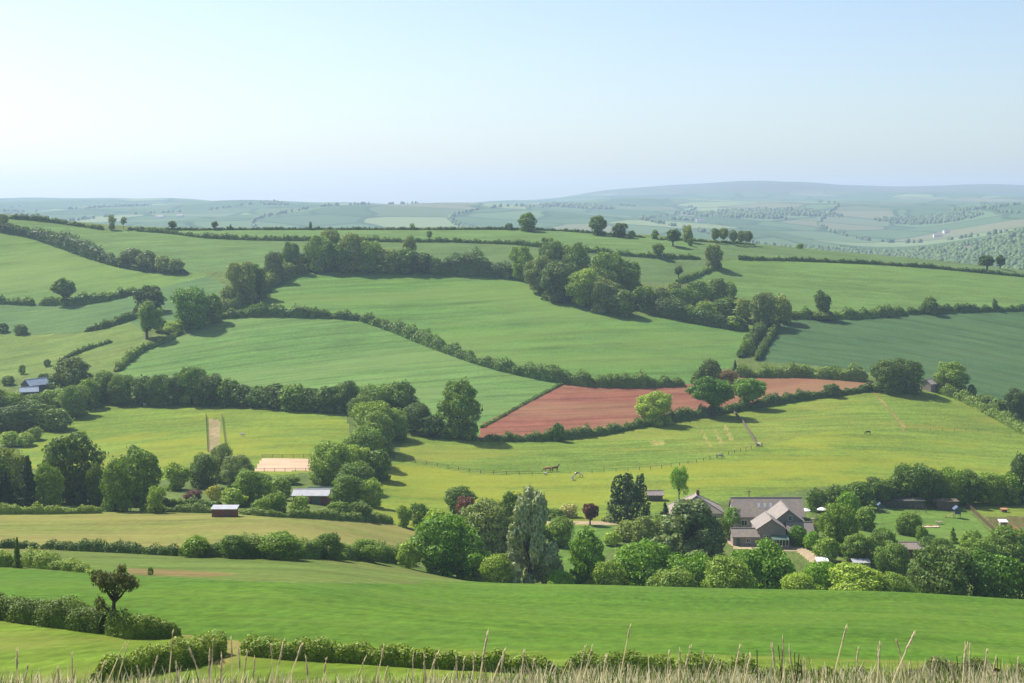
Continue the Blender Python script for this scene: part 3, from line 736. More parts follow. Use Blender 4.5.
def hedge(pts, hpx, mat, label, group=None, wid=1.0, name='hedge', rough=.36, dens=1.0, step=6.0, Dm=None):
    """a hedge along a line of picture points; hpx one height or one for each point; wid = width / height"""
    hs = list(hpx) if hasattr(hpx, '__len__') else [hpx] * len(pts)
    xy, hh = [], []
    for i in range(len(pts) - 1):
        a, b = pts[i], pts[i + 1]
        k = max(2, int(math.hypot(b[0] - a[0], b[1] - a[1]) / step))
        for j in range(k + (i == len(pts) - 2)):
            t = j / k
            x, y = cast(a[0] + (b[0] - a[0]) * t, a[1] + (b[1] - a[1]) * t)
            xy.append((x, y)); hh.append((hs[i] + (hs[i + 1] - hs[i]) * t) * y / F)
    xy = np.array(xy); hh = np.array(hh)
    # even out the cast line
    for _ in range(2):
        xy[1:-1] = xy[1:-1] * .5 + (xy[:-2] + xy[2:]) * .25
    seg = np.linalg.norm(np.diff(xy, axis=0), axis=1); cum = np.concatenate([[0], np.cumsum(seg)]); Ln = cum[-1]
    rg = np.random.default_rng(int(pts[0][0] * 7 + pts[0][1] * 13 + len(pts)) & 0xffff)
    Hm = hh.mean(); Dmn = xy[:, 1].mean()
    leaf = min(max(1.15 * Dmn / F, .13), .8)
    n = int(min(30000, dens * 1.7 * Ln * Hm * (2 + wid) / (leaf * leaf)))
    s = rg.uniform(0, Ln, n)
    cx = np.interp(s, cum, xy[:, 0]); cy = np.interp(s, cum, xy[:, 1]); ch = np.interp(s, cum, hh)
    tx = np.interp(s + .5, cum, xy[:, 0]) - np.interp(s - .5, cum, xy[:, 0]); ty = np.interp(s + .5, cum, xy[:, 1]) - np.interp(s - .5, cum, xy[:, 1])
    tl = np.hypot(tx, ty) + 1e-6; nx, ny = -ty / tl, tx / tl
    # uneven top: humps of several lengths
    ph = rg.uniform(0, 6.28, 6)
    def hump(s, k):
        u = s / max(Hm, .5)
        return 1 + rough * (.5 * np.sin(u * 1.1 + ph[0]) + .45 * np.sin(u * 2.3 + ph[1]) + .6 * np.sin(u * .31 + ph[2]) + .3 * np.sin(u * 4.7 + ph[3])) * k
    ang = rg.uniform(-.12, math.pi + .12, n)
    hp = hump(s, 1.0)
    # rounded box section
    ca, sa = np.cos(ang), np.sin(ang)
    e = .62
    ox = np.sign(ca) * np.abs(ca) ** e; oz = np.maximum(0, sa) ** e
    rad = rg.uniform(.80, 1.08, n) * (1 + .12 * np.sin(s / max(Hm, .5) * 3.1 + ang * 2 + ph[4]))
    endf = np.clip(np.minimum(s, Ln - s) / (Hm * .6 + .01), .25, 1) ** .5
    half = ch * wid * .5
    o_ = ox * half * rad * endf; z_ = oz * ch * hp * rad * endf
    x = cx + nx * o_; y = cy + ny * o_
    base = height(x, y)
    P = np.stack([x, y, base + z_ - .03], 1)
    Nn = np.stack([nx * ca, ny * ca, np.maximum(sa, 0) + .1], 1)
    Q = leaf_quads(P, Nn, leaf, rg, 1.5, .6)
    # inner shell added to block light, standing for the dense growth
    m = max(2, int(Ln / max(Hm * .5, .4))); ss = np.linspace(Hm * .3, Ln - Hm * .3, m + 1)
    ring = []
    for a in np.linspace(0, math.pi, 7):
        kx = np.sign(math.cos(a)) * abs(math.cos(a)) ** e if abs(math.cos(a)) > 1e-6 else 0; kz = abs(math.sin(a)) ** e
        X = np.interp(ss, cum, xy[:, 0]); Y = np.interp(ss, cum, xy[:, 1]); hh2 = np.interp(ss, cum, hh)
        TX = np.interp(ss + .5, cum, xy[:, 0]) - np.interp(ss - .5, cum, xy[:, 0]); TY = np.interp(ss + .5, cum, xy[:, 1]) - np.interp(ss - .5, cum, xy[:, 1])
        TL = np.hypot(TX, TY) + 1e-6
        gx = X - TY / TL * kx * hh2 * wid * .5 * .8; gy = Y + TX / TL * kx * hh2 * wid * .5 * .8
        ring.append(np.stack([gx, gy, height(gx, gy) - .15 + kz * hh2 * hump(ss, 1.0) * .8], 1))
    R = np.stack(ring, 1)  # (m+1,7,3)
    core = np.stack([R[:-1, :-1], R[1:, :-1], R[1:, 1:], R[:-1, 1:]], 2).reshape(-1, 4, 3)
    c0 = np.array([xy[:, 0].mean(), xy[:, 1].mean(), 0]); c0[2] = gz(c0[0], c0[1])
    allq = np.concatenate([Q, core]) - c0
    me = mesh_quads(name, allq); me.materials.append(MT['leaf_' + mat])
    o = link(bpy.data.objects.new(name, me)); o.location = c0
    return tag(o, label, 'hedge', group)


# ------------------------------------------------------------------ haze over the land
def build_haze():
    me = MB().box((0, 5700, -20), (24000, 11900, 440)).mesh('haze')
    m, n, l = new_mat('haze_air')
    v = n.new('ShaderNodeVolumePrincipled'); o = n.new('ShaderNodeOutputMaterial')
    v.inputs['Color'].default_value = (0.58, 0.74, 1.0, 1)
    v.inputs['Density'].default_value = HAZE_DENSITY
    v.inputs['Anisotropy'].default_value = 0.25
    l.new(v.outputs[0], o.inputs['Volume'])
    me.materials.append(m)
    tag(link(bpy.data.objects.new('haze', me)), 'pale blue summer haze over the valley', None, None, 'stuff')
build_haze()

# ------------------------------------------------------------------ hedges
HG = 'hedges between the fields'
hedge([(8, 218.5), (30, 220), (60, 223.5), (104, 230)], [4, 5, 4, 3], 'hedge', 'thin dark hedge on the skyline left of the pair of thin topped trees', HG)
hedge([(128, 229.8), (200, 230.3), (256, 229.8), (330, 229.8), (430, 229.8), (500, 229.5), (560, 231), (600, 234), (645, 238)], 2.2, 'hedge', 'long thin clipped hedge running along the crest of the ridge', HG, 1.2)
hedge([(660, 239.5), (690, 241), (755, 245)], 2.2, 'hedge', 'short hedge under the row of pale trees on the ridge', HG, 1.2)
hedge([(135, 231), (170, 233.5), (205, 238), (256, 240), (330, 241), (400, 242), (450, 242)], [2.5, 3, 4, 4.5, 4, 4, 3], 'hedge', 'dark hedge below the crest, behind the wood', HG)
hedge([(450, 242), (512, 244), (570, 250), (620, 255), (660, 258), (700, 259)], [3, 3.5, 4.5, 4.5, 4, 3], 'hedge', 'dark hedge below the crest, above the tree clump', HG)
hedge([(738, 259.5), (800, 261), (870, 264), (930, 268), (1024, 277), (1100, 284)], 3.2, 'hedge', 'thin hedge across the falling end of the ridge', HG)
hedge([(-60, 218), (0, 231), (30, 236), (60, 246), (90, 257), (120, 267), (150, 272), (188, 274)], [8, 8, 9, 13, 13, 7, 5, 4], 'dark', 'tall dark diagonal hedge dropping from the ridge', HG, .8, rough=.2)
hedge([(-60, 301), (0, 303), (34, 305)], 7, 'hedge', 'low hedge left of the gap by the lone oak', HG)
hedge([(39, 305), (80, 304), (110, 300), (135, 293), (160, 290)], [7, 7, 7, 6, 5], 'hedge', 'low hedge running right from the lone oak', HG)
hedge([(84, 332), (105, 328), (128, 320), (140, 316)], [4, 6, 6, 5], 'hedge', 'dark hedge stub below the blue green crop', HG)
hedge([(62, 360), (85, 350), (112, 342)], [2.5, 4, 3], 'hedge', 'small hedge between the two paddocks by the lane', HG)
hedge([(116, 372), (128, 360), (142, 350), (165, 343), (178, 334)], [7, 7, 5, 5, 6], 'hedgel', 'leafy lane hedge beside the pale crop field', HG)
hedge([(213, 319), (235, 317), (262, 315.5), (300, 316.5), (330, 317.5), (360, 320)], [6, 9, 9, 8, 7, 8], 'hedge', 'clipped hedge along the top of the pale crop field', HG)
hedge([(360, 320), (385, 328), (410, 338), (440, 350), (470, 361), (500, 370), (540, 379), (580, 385), (596, 386)], [8, 9, 10, 10, 9, 10, 11, 11, 10], 'hedge', 'dark hedge curving down to the ploughed field', HG)
hedge([(593, 386), (640, 386.5), (684, 385)], [10, 11, 10], 'hedge', 'dark hedge above the ploughed field', HG)
hedge([(692, 384), (705, 381), (735, 377)], [9, 11, 8], 'dark', 'dark hedge corner beside the ploughed field', HG)
hedge([(735, 376), (770, 376), (800, 376), (830, 378), (868, 381)], [10, 12, 11, 11, 10], 'hedgel', 'pale leafy hedge between ploughed field and blue green crop', HG, 1.2)
hedge([(480, 441), (520, 441), (555, 440), (600, 435), (640, 427), (660, 423)], [7, 8, 8, 8, 7, 7], 'hedge', 'hedge below the ploughed field, from the big round tree on', HG)
hedge([(660, 423), (700, 417), (740, 410), (800, 400), (840, 395), (876, 390)], [8, 9, 9, 7, 7, 6], 'hedge', 'hedge below the ploughed field, under the two oaks', HG)
hedge([(437, 274), (460, 274), (490, 275), (516, 279)], [15, 17, 16, 18], 'dark', 'tall dark hedgerow joining the two hilltop woods', HG, .8)
hedge([(640, 310), (665, 316), (690, 321), (715, 326), (748, 331)], [22, 17, 15, 12, 8], 'dark', 'tall overgrown hedge running down from the tree clump', HG, .9)
hedge([(676, 284), (690, 279), (704, 273), (716, 268)], [3.5, 4.5, 4.5, 3], 'hedge', 'short thin hedge climbing to the pale ridge tree', HG)
hedge([(740, 358), (748, 348), (757, 338), (766, 327)], [8, 10, 9, 7], 'hedge', 'dark hedge on the pasture side of the sunken lane', HG)
hedge([(757, 361), (762, 350), (770, 338), (778, 326)], [5, 6, 6, 5], 'hedge', 'dark hedge on the crop side of the sunken lane', HG)
hedge([(782, 318), (815, 318), (850, 318), (885, 316), (905, 314)], [7, 8, 9, 8, 6], 'hedge', 'uneven hedge between two eastern fields', HG)
hedge([(905, 314), (930, 313), (960, 311.5), (1024, 310.5), (1100, 311)], [6, 6, 6, 5, 5], 'hedge', 'low hedge right of the two small trees on the eastern slope', HG)
hedge([(940, 394), (955, 397), (975, 407), (1000, 420), (1024, 434), (1060, 455)], [7, 9, 10, 10, 10, 10], 'hedgel', 'leafy hedge dropping from the hill barn to the paddock corner', HG)
hedge([(965, 396), (985, 403), (1005, 411)], [6, 8, 9], 'hedgel', 'weedy bank above the hedge by the hill barn', HG, 1.5)
hedge([(481, 428), (500, 418), (520, 406), (545, 393), (564, 383)], 1.6, 'hedge', 'thin dark grass bank between pale crop and ploughed field', HG, 2.0)
hedge([(214, 318), (230, 309), (246, 301), (266, 288), (288, 275), (308, 271)], [12, 13, 14, 12, 12, 13], 'olive', 'leafy hedge bank joining the trees of the diagonal wood', HG, 1.0)
VG = 'hedges on the valley floor'
hedge([(-60, 513), (0, 514), (50, 514), (102, 513)], 8, 'hedgel', 'clipped hedge in front of the tall garden trees', VG)
hedge([(140, 512), (175, 512), (212, 513)], 8, 'hedgel', 'clipped hedge left of the small red shed', VG)
hedge([(150, 506), (185, 506), (222, 507)], 6, 'hedge', 'dark garden hedge behind the clipped hedge', VG)
hedge([(240, 514), (275, 517), (310, 518), (345, 520), (392, 523)], [7, 7, 7, 7, 9], 'hedgel', 'clipped hedge in front of the white roofed shed', VG)
hedge([(-60, 548), (0, 548), (40, 549), (80, 551), (125, 553), (180, 556)], [8, 8, 8, 9, 9, 11], 'hedge', 'uneven hedge left of the rounded bushes below the hay meadow', VG)
hedge([(180, 556), (220, 557), (260, 558), (320, 558), (375, 560), (410, 563)], [15, 15, 15, 14, 14, 12], 'hedge', 'uneven hedge linking the rounded bushes below the hay meadow', VG)
hedge([(20, 566), (50, 569), (75, 571), (98, 574)], [14, 14, 11, 5], 'hedgel', 'bramble bank at the edge of the green crop', VG, 1.4)
hedge([(-40, 566), (-10, 566), (12, 567)], [14, 15, 12], 'hedgel', 'bramble bank left of the ivy covered post', VG, 1.4)
NG = 'hedges on the near slope'
hedge([(-70, 612), (0, 618), (40, 624), (80, 629), (112, 634)], [22, 24, 25, 24, 24], 'near', 'thick dark hedge left of the windswept thorn tree', NG, 1.1, rough=.14, dens=1.3)
hedge([(110, 634), (135, 638), (160, 638), (179, 636)], [25, 22, 20, 15], 'near', 'thick dark hedge right of the windswept thorn tree', NG, 1.0, rough=.12, dens=1.3)
hedge([(95, 682), (130, 675), (165, 668), (195, 663), (219, 652)], [20, 22, 24, 26, 20], 'near', 'broad clipped hedge ending at the worn gateway', NG, 1.2, rough=.10, dens=1.3)
hedge([(243, 654), (290, 659), (350, 662), (420, 667), (500, 671), (560, 674)], [21, 18, 17, 16, 17, 18], 'near', 'low hedge along the foot of the green crop', NG, 1.0, rough=.2, dens=1.3)
hedge([(560, 674), (620, 678), (680, 680), (740, 683), (800, 686), (860, 688), (910, 690)], [19, 21, 22, 20, 19, 19, 18], 'near', 'bramble hedge along the foot of the green crop, left of the dock plants', NG, 1.1, rough=.22, dens=1.3)
hedge([(900, 690), (950, 690), (1000, 690), (1060, 694)], [14, 24, 26, 24], 'thorn', 'brownish bramble thicket at the right of the near slope', NG, 1.2, rough=.3, dens=1.2)

# ------------------------------------------------------------------ trees
RG = 'single trees along the ridge'
T(112, 229.5, 10, 16, 'airy', 'olive', 'thin topped pale tree on the ridge, taller of a pair', RG)
T(123.5, 229.5, 9, 13, 'airy', 'olive', 'thin topped pale tree on the ridge, shorter of a pair', RG)
T(112, 230.5, 7, 8, 'bush', 'dark', 'dark bush at the foot of the pair of thin topped trees')
T(172, 229.8, 10, 9, 'oak', 'dark', 'small dark round tree on the crest left of the stumps', RG)
T(214.5, 230, 7, 9, 'oak', 'dark', 'tiny dark tree on the crest beside a stump', RG)
T(230.5, 230, 3, 6, 'tall', 'dark', 'ivy covered stump on the crest beside the tiny tree', 'ivy stumps on the crest', name='ivy_stump', cat='stump')
T(310.5, 230, 4, 8, 'tall', 'dark', 'lone ivy covered stump on the crest behind the wood', 'ivy stumps on the crest', name='ivy_stump', cat='stump')
T(412, 229.8, 7, 7, 'airy', 'mid', 'tiny thin tree on the crest hedge', RG)
T(429, 240, 7, 10, 'oak', 'mid', 'small tree between the two crest hedges', RG)
T(509, 229.8, 9, 7, 'bush', 'dark', 'low bush left of the big round crest tree')
T(528, 231, 21, 19, 'round', 'mid', 'big round tree on the crest beside a low bush', RG)
T(598, 235, 18, 19, 'round', 'mid', 'big rounded tree on the crest, larger of a pair', RG)
T(619.5, 237, 15, 15, 'round', 'dark', 'rounded dark tree on the crest, smaller of a pair', RG)
T(632, 238, 8, 8, 'bush', 'dark', 'low dark bush right of the pair of crest trees')
T(545, 246, 8, 9, 'oak', 'mid', 'small tree on the field below the big crest tree', RG)
T(551, 246, 7, 9, 'airy', 'olive', 'small pale tree below the big crest tree', RG)
T(655, 239, 8, 9, 'round', 'dark', 'small dark tree on the hedge left of the leaning one', RG)
T(673, 246, 17, 17, 'oak', 'dark', 'dark spreading tree leaning on the ridge field edge', RG)
T(687.5, 242, 12, 17, 'tall', 'olive', 'tall pale olive tree behind the leaning one', RG)
T(690, 246, 6, 8, 'bush', 'mid', 'small bush in front of the pale olive tree')
for x, w in ((715, 11), (724, 11)): T(x, 243, w, 15, 'poplar', 'olive', 'slim pale tree in the left pair of the ridge row', 'slim pale trees in a row on the ridge')
for x, w in ((733, 11), (741, 11), (748, 11)): T(x, 245, w, 15, 'poplar', 'blue', 'slim grey green tree in the right trio of the ridge row', 'slim pale trees in a row on the ridge')
T(800, 248.5, 9, 5, 'bush', 'mid', 'small bush on the falling skyline')
T(658.5, 258, 14, 15, 'oak', 'dark', 'dark round tree on the hedge below the crest', RG)
T(714, 268, 18, 24, 'round', 'olive', 'pale bushy tree at the field corner below the ridge row', RG)
T(678.5, 278, 9, 13, 'oak', 'dark', 'small dark tree alone in the pasture above the clump', RG)
T(987, 270, 18, 15, 'oak', 'dark', 'dark spreading tree in the ridge field, larger of two', RG)
T(1000, 269, 12, 14, 'oak', 'dark', 'dark tree in the ridge field, smaller of two', RG)
T(930, 314, 18, 18, 'round', 'dark', 'squat dark tree on the eastern hedge', RG)
T(995, 311, 7, 13, 'tall', 'dark', 'narrow dark tree on the eastern hedge', RG)
T(822.5, 319, 18, 29, 'round', 'dark', 'tall dark tree on the hedge above the blue green crop', RG)
T(823, 320, 24, 10, 'bush', 'dark', 'dark bush under the tall tree above the blue green crop')
T(764, 326, 32, 34, 'round', 'olive', 'grey green tree at the top of the sunken lane', RG)
T(781, 322, 24, 28, 'round', 'olive', 'paler tree beside the grey green one at the lane top', RG)

LG = 'trees on the left hillside'
T(64, 304.5, 24, 28, 'oak', 'dark', 'lone dark oak standing on a low hedge', LG)
T(148, 312, 30, 28, 'round', 'dark', 'dark round tree behind the open branched one', LG)
T(147, 339, 33, 36, 'oak', 'mid', 'open branched tree with clear trunk by the lane', LG)
T(190, 327, 44, 42, 'round', 'bright', 'big dense round tree by the corner of the pale crop', LG)
T(212, 322, 22, 28, 'round', 'mid', 'smaller tree tucked behind the big dense round one', LG)
T(160, 331, 16, 14, 'bush', 'light', 'light green bush between the lane trees')
T(172, 333, 18, 12, 'bush', 'light', 'light green bush below the big dense round tree')
T(3, 332, 12, 10, 'bush', 'dark', 'round dark bush at the paddock edge, larger of two')
T(21, 334, 16, 10, 'bush', 'dark', 'flat dark bush at the paddock edge beside a round one')
for x, y, w, h in ((132, 264, 24, 16), (147, 269, 22, 20), (163, 272, 20, 17), (176, 273, 18, 15)):
    T(x, y, w, h, 'bush', 'blue', 'grey green bushy tree at the low end of the diagonal hedge', 'bushy trees on the diagonal hedge', name='bushy_tree', cat='tree')
T(2, 224, 14, 10, 'bush', 'olive', 'pale bush where the diagonal hedge meets the skyline')
WG = 'trees of the hilltop wood'
T(228, 306, 18, 20, 'round', 'olive', 'pale small tree at the foot of the diagonal wood', WG)
T(243, 302, 30, 42, 'round', 'olive', 'pale olive tree on the diagonal wood edge, largest there', WG)
T(256, 298, 20, 36, 'round', 'mid', 'darker tree tucked behind the largest pale olive one', WG)
T(274, 282, 22, 32, 'round', 'olive', 'pale tree above the little white rock', WG)
T(291, 273, 18, 32, 'round', 'mid', 'upright dark tree at the corner of the wood', WG)
T(304, 270, 14, 18, 'round', 'dark', 'small dark tree between the wood corner and main wood', WG)
for x, y, w, h, k, c in ((320, 271, 30, 36, 'round', 'mid'), (338, 271, 28, 30, 'bush', 'mid'), (352, 271, 32, 40, 'round', 'olive'), (370, 272, 28, 32, 'round', 'mid'), (330, 267, 26, 38, 'tall', 'olive')):
    T(x, y, w, h, k, c, {(320, 'mid'): 'rounded mid green tree beside the small dark one in the hilltop wood', (338, 'mid'): 'low mid green tree in front of the tall hilltop wood', (352, 'olive'): 'tallest pale olive tree of the hilltop wood', (370, 'mid'): 'mid green tree where the hilltop wood steps down', (330, 'olive'): 'upright pale olive tree rising behind the hilltop wood'}[(x, c)], 'trees in the tall part of the hilltop wood', name='tree', cat='tree')
for x, y, w, h, k, c in ((388, 272, 26, 24, 'round', 'olive'), (405, 272, 28, 26, 'round', 'mid'), (422, 273, 24, 22, 'round', 'dark'), (436, 274, 18, 17, 'bush', 'dark'), (409, 268, 16, 32, 'tall', 'olive')):
    T(x, y, w, h, k, c, {388: 'pale olive tree at the start of the low end of the hilltop wood', 405: 'broad mid green tree in the low end of the hilltop wood', 422: 'dark rounded tree in the low end of the hilltop wood', 436: 'dark bushy tree joining hilltop wood and tall hedgerow', 409: 'narrow pale tree rising from the low end of the hilltop wood'}[x], 'trees in the low end of the hilltop wood', name='tree', cat='tree')
CG = 'trees of the clump above the rolling pasture'
for x, y, w, h, k, c in ((522, 279, 24, 34, 'round', 'mid'), (540, 292, 30, 38, 'round', 'olive'), (552, 282, 34, 40, 'tall', 'mid'), (576, 284, 34, 42, 'round', 'mid'), (560, 300, 40, 40, 'round', 'dark'),
                      (585, 306, 36, 40, 'round', 'light'), (604, 311, 34, 36, 'round', 'olive'), (608, 300, 38, 50, 'round', 'mid'), (629, 303, 30, 44, 'tall', 'mid'), (622, 315, 28, 26, 'bush', 'dark'), (644, 310, 24, 24, 'round', 'mid')):
    T(x, y, w, h, k, c, {'mid': 'mid green', 'dark': 'dark', 'olive': 'pale olive', 'light': 'light mottled'}[c] + ' ' + {'round': 'rounded tree', 'tall': 'upright tree', 'bush': 'low spreading tree'}[k] + ' in the dense clump above the rolling pasture', CG, name='tree', cat='tree')
for x, y, w, h, c in ((662, 312, 22, 26, 'olive'), (680, 308, 24, 22, 'mid'), (698, 304, 26, 24, 'mid'), (716, 300, 26, 22, 'dark'), (729, 298, 18, 17, 'mid'), (705, 316, 22, 16, 'mid'), (726, 316, 28, 20, 'mid'), (742, 320, 22, 22, 'olive'), (690, 320, 20, 16, 'mid'), (735, 328, 22, 12, 'light'), (676, 296, 20, 14, 'olive')):
    COUNT['sb'] = COUNT.get('sb', -1) + 1
    T(x, y, w, h, 'bush', c, ['pale olive scrub bush nearest the tree clump', 'second scrub bush beside the pale olive one below the clump', 'middle scrub bush on the upper bank under the small dark pasture tree', 'darkest scrub bush at the top of the bank', 'last small scrub bush at the upper right of the bank', 'scrub bush in front of the middle one on the bank', 'broad scrub bush below the darkest one on the bank', 'olive scrub bush beside the grey green lane tree', 'low scrub bush on the overgrown hedge top', 'light low scrub bush at the lane end of the overgrown hedge', 'pale olive scrub bush at the foot of the thin climbing hedge'][COUNT['sb']], 'scrub on the bank below the ridge fields')
T(748, 354, 14, 16, 'bush', 'light', 'light bush by the sunken lane')
T(735, 374, 7, 14, 'conifer', 'dark', 'small dark leaning conifer below the sunken lane', name='conifer', cat='tree')

MG = 'trees round the ploughed field and paddock'
T(460, 438, 47, 60, 'round', 'mid', 'big dense round tree at the corner of the ploughed field', MG)
T(559, 441, 13, 19, 'tall', 'bright', 'small upright tree on the hedge below the ploughed field', MG)
T(655, 424, 40, 36, 'round', 'light', 'light green rounded tree on the ploughed field hedge', MG)
T(712, 416, 47, 41, 'oak', 'bright', 'spreading bright oak on the hedge, larger of two', MG)
T(748, 408, 33, 32, 'oak', 'bright', 'bright oak with clear trunk, smaller of two', MG)
T(710, 384, 22, 24, 'round', 'dark', 'dark tree in the hedge corner above the two oaks', MG)
T(727, 381, 22, 12, 'bush', 'brown', 'brownish bush right of the dark hedge corner tree')
T(832, 397, 18, 14, 'bush', 'dark', 'round dark bush on the hedge below the ploughed field')
T(888, 392, 36, 36, 'round', 'dark', 'very dark tree left of the hill barn', MG)
T(906, 392, 36, 36, 'round', 'dark', 'very dark tree touching the hill barn wall', MG)
T(952, 393, 33, 31, 'round', 'light', 'light green tree right of the hill barn', MG)
T(972, 396, 10, 12, 'bush', 'dark', 'small dark bush beside the light green barn tree')
T(1018, 420, 26, 32, 'round', 'dark', 'dark tree at the right end of the paddock hedge', MG)

# hedgerow trees below the pale crop, and the row down to the shed
for x, y, w, h, k, c in ((105, 402, 26, 32, 'round', 'mid'), (122, 404, 30, 32, 'round', 'mid'), (143, 404, 26, 28, 'round', 'dark'), (160, 405, 30, 32, 'round', 'mid'), (178, 404, 26, 32, 'round', 'dark'), (192, 404, 32, 40, 'round', 'mid'), (210, 405, 30, 33, 'round', 'dark'), (228, 405, 28, 26, 'round', 'mid'), (243, 406, 26, 22, 'bush', 'dark'), (258, 407, 26, 22, 'bush', 'mid'), (275, 408, 30, 25, 'bush', 'dark'), (294, 410, 30, 27, 'round', 'mid'), (312, 411, 28, 25, 'bush', 'dark'), (328, 412, 26, 26, 'round', 'dark')):
    COUNT['hr'] = COUNT.get('hr', -1) + 1
    T(x, y, w, h, k, c, ORD[COUNT['hr']] + ' hedgerow tree above the buttercup meadow, counting from the left wood', 'hedgerow trees above the buttercup meadow', name='hedgerow_tree', cat='tree')
for x, y, w, h, k, c in ((345, 412, 32, 34, 'round', 'mid'), (362, 425, 30, 32, 'round', 'dark'), (378, 418, 44, 36, 'round', 'mid'), (402, 420, 36, 40, 'round', 'mid'), (415, 432, 34, 30, 'bush', 'dark'), (432, 436, 30, 22, 'bush', 'dark'), (390, 438, 40, 32, 'round', 'mid'), (372, 438, 44, 40, 'round', 'light'), (376, 452, 42, 40, 'round', 'light'), (366, 466, 44, 40, 'round', 'mid'), (352, 478, 40, 36, 'round', 'light'), (332, 485, 44, 46, 'round', 'mid'), (356, 492, 38, 32, 'round', 'mid'), (378, 480, 30, 30, 'round', 'mid'), (348, 510, 38, 38, 'round', 'mid'), (370, 506, 24, 28, 'round', 'light'), (338, 516, 26, 16, 'bush', 'mid'), (360, 519, 28, 18, 'bush', 'dark')):
    COUNT['rt'] = COUNT.get('rt', -1) + 1
    T(x, y, w, h, k, c, ORD[COUNT['rt']] + ' dense tree of the row, counting from the hedgerow down to the white roofed shed', 'tree row running down to the white roofed shed', name='row_tree', cat='tree')

# left woodland round the blue roofed barn
LW = 'trees of the left wood'
for x, y, w, h, k, c in ((72, 402, 46, 44, 'round', 'olive'), (55, 412, 40, 24, 'round', 'mid'), (30, 415, 40, 21, 'round', 'mid'), (8, 418, 40, 27, 'round', 'mid'), (75, 416, 34, 34, 'round', 'mid'), (88, 408, 26, 28, 'round', 'mid'), (42, 428, 36, 26, 'bush', 'mid'), (16, 430, 40, 26, 'bush', 'dark'), (-18, 425, 50, 40, 'round', 'dark'), (58, 430, 30, 22, 'bush', 'dark')):
    T(x, y, w, h, k, c, {'mid': 'mid green', 'dark': 'dark', 'olive': 'pale olive'}[c] + ' ' + {'round': 'rounded', 'bush': 'low bushy'}[k] + ' tree in the wood below the blue roofed barn', LW, name='tree', cat='tree')
for x, y, w, h, c in ((34, 440, 20, 14, 'light'), (24, 446, 24, 14, 'light'), (10, 446, 20, 16, 'light')):
    T(x, y, w, h, 'bush', c, 'light scrub at the corner of the buttercup meadow', 'scrub at the meadow corner')
T(8, 385, 14, 10, 'bush', 'mid', 'small bush in the paddock above the blue roofed barn')
T(22, 374, 8, 9, 'bush', 'mid', 'single bush on the paddock bank above the barn')
T(47, 366, 8, 7, 'bush', 'dark', 'tiny dark bush on the paddock bank near the lane')
T(44, 388, 14, 16, 'round', 'dark', 'dark tree against the blue roofed barn', LW)

# big garden trees on the left
GL = 'tall garden trees on the left'
T(10, 500, 48, 56, 'round', 'olive', 'pale olive tree left of the dark fir', GL)
T(-14, 508, 50, 60, 'round', 'dark', 'dark tree left of the pale olive tree', GL)
T(27, 508, 26, 52, 'conifer', 'cypress', 'dark fir left of the biggest garden tree', GL, name='fir_tree')
T(5, 510, 24, 40, 'conifer', 'cypress', 'dark fir under the pale olive tree', GL, name='fir_tree')
T(70, 503, 60, 74, 'round', 'dark', 'biggest dark garden tree with ragged top', GL)
T(50, 509, 32, 46, 'tall', 'mid', 'light trunked tree in front of the biggest garden tree', GL)
T(97, 506, 24, 44, 'tall', 'dark', 'dark tree right of the biggest garden tree', GL)
T(138, 506, 46, 62, 'round', 'mid', 'tall rounded tree right of the pole', GL)
T(116, 511, 36, 50, 'round', 'mid', 'round garden tree overhanging the clipped hedge', GL)
T(155, 513, 18, 28, 'round', 'light', 'small light tree on the clipped hedge', GL)
T(176, 490, 28, 28, 'round', 'light', 'light green tree in front of the buttercup meadow', GL)
T(203, 488, 28, 36, 'round', 'dark', 'dark tree left of the pale track', GL)
T(222, 482, 30, 40, 'round', 'blue', 'bluish tree standing in front of the pale track', GL)
T(238, 492, 34, 38, 'round', 'blue', 'bluish tree left of the sand arena', GL)
T(250, 505, 40, 36, 'round', 'mid', 'rounded tree behind the small red shed', GL)
T(233, 507, 30, 20, 'bush', 'light', 'light bush behind the small red shed')
T(214, 500, 18, 16, 'bush', 'yellow', 'golden yellow shrub in the garden')
T(193, 500, 20, 10, 'bush', 'purple', 'dull purple shrub beside the golden one')
T(278, 500, 30, 24, 'bush', 'light', 'light bush left of the white roofed shed')
T(262, 485, 22, 12, 'bush', 'mid', 'low bush in front of the sand arena')
T(290, 484, 24, 10, 'bush', 'mid', 'low bush between arena and white roofed shed')
T(276, 512, 22, 22, 'round', 'mid', 'small tree left of the white roofed shed', GL)
T(300, 513, 22, 18, 'bush', 'mid', 'bush in front of the white roofed shed')
T(262, 513, 20, 16, 'bush', 'mid', 'bush right of the small red shed')

# rounded bushes below the hay meadow
for x, y, w, h in ((196, 557, 30, 22), (234, 558, 34, 24), (279, 559, 52, 28), (329, 559, 32, 26), (366, 561, 38, 24)):
    COUNT['rb'] = COUNT.get('rb', -1) + 1
    T(x, y, w, h, 'bush', 'mid', ORD[COUNT['rb']] + ' rounded dark bush below the hay meadow, counting from the ivy covered post', 'rounded bushes below the hay meadow')
T(402, 562, 18, 16, 'bush', 'brown', 'brownish bush at the end of the row below the hay meadow')
T(17, 568, 9, 31, 'conifer', 'dark', 'ivy covered post standing in the bramble bank', name='ivy_post', cat='post')
T(150.5, 575, 6, 9, 'bush', 'mid', 'small lone shrub on the bare reddish strip', name='shrub', cat='shrub')
T(112, 634, 40, 73, 'thorn', 'thorn', 'windswept thorn tree rising from the near hedge', name='thorn_tree')

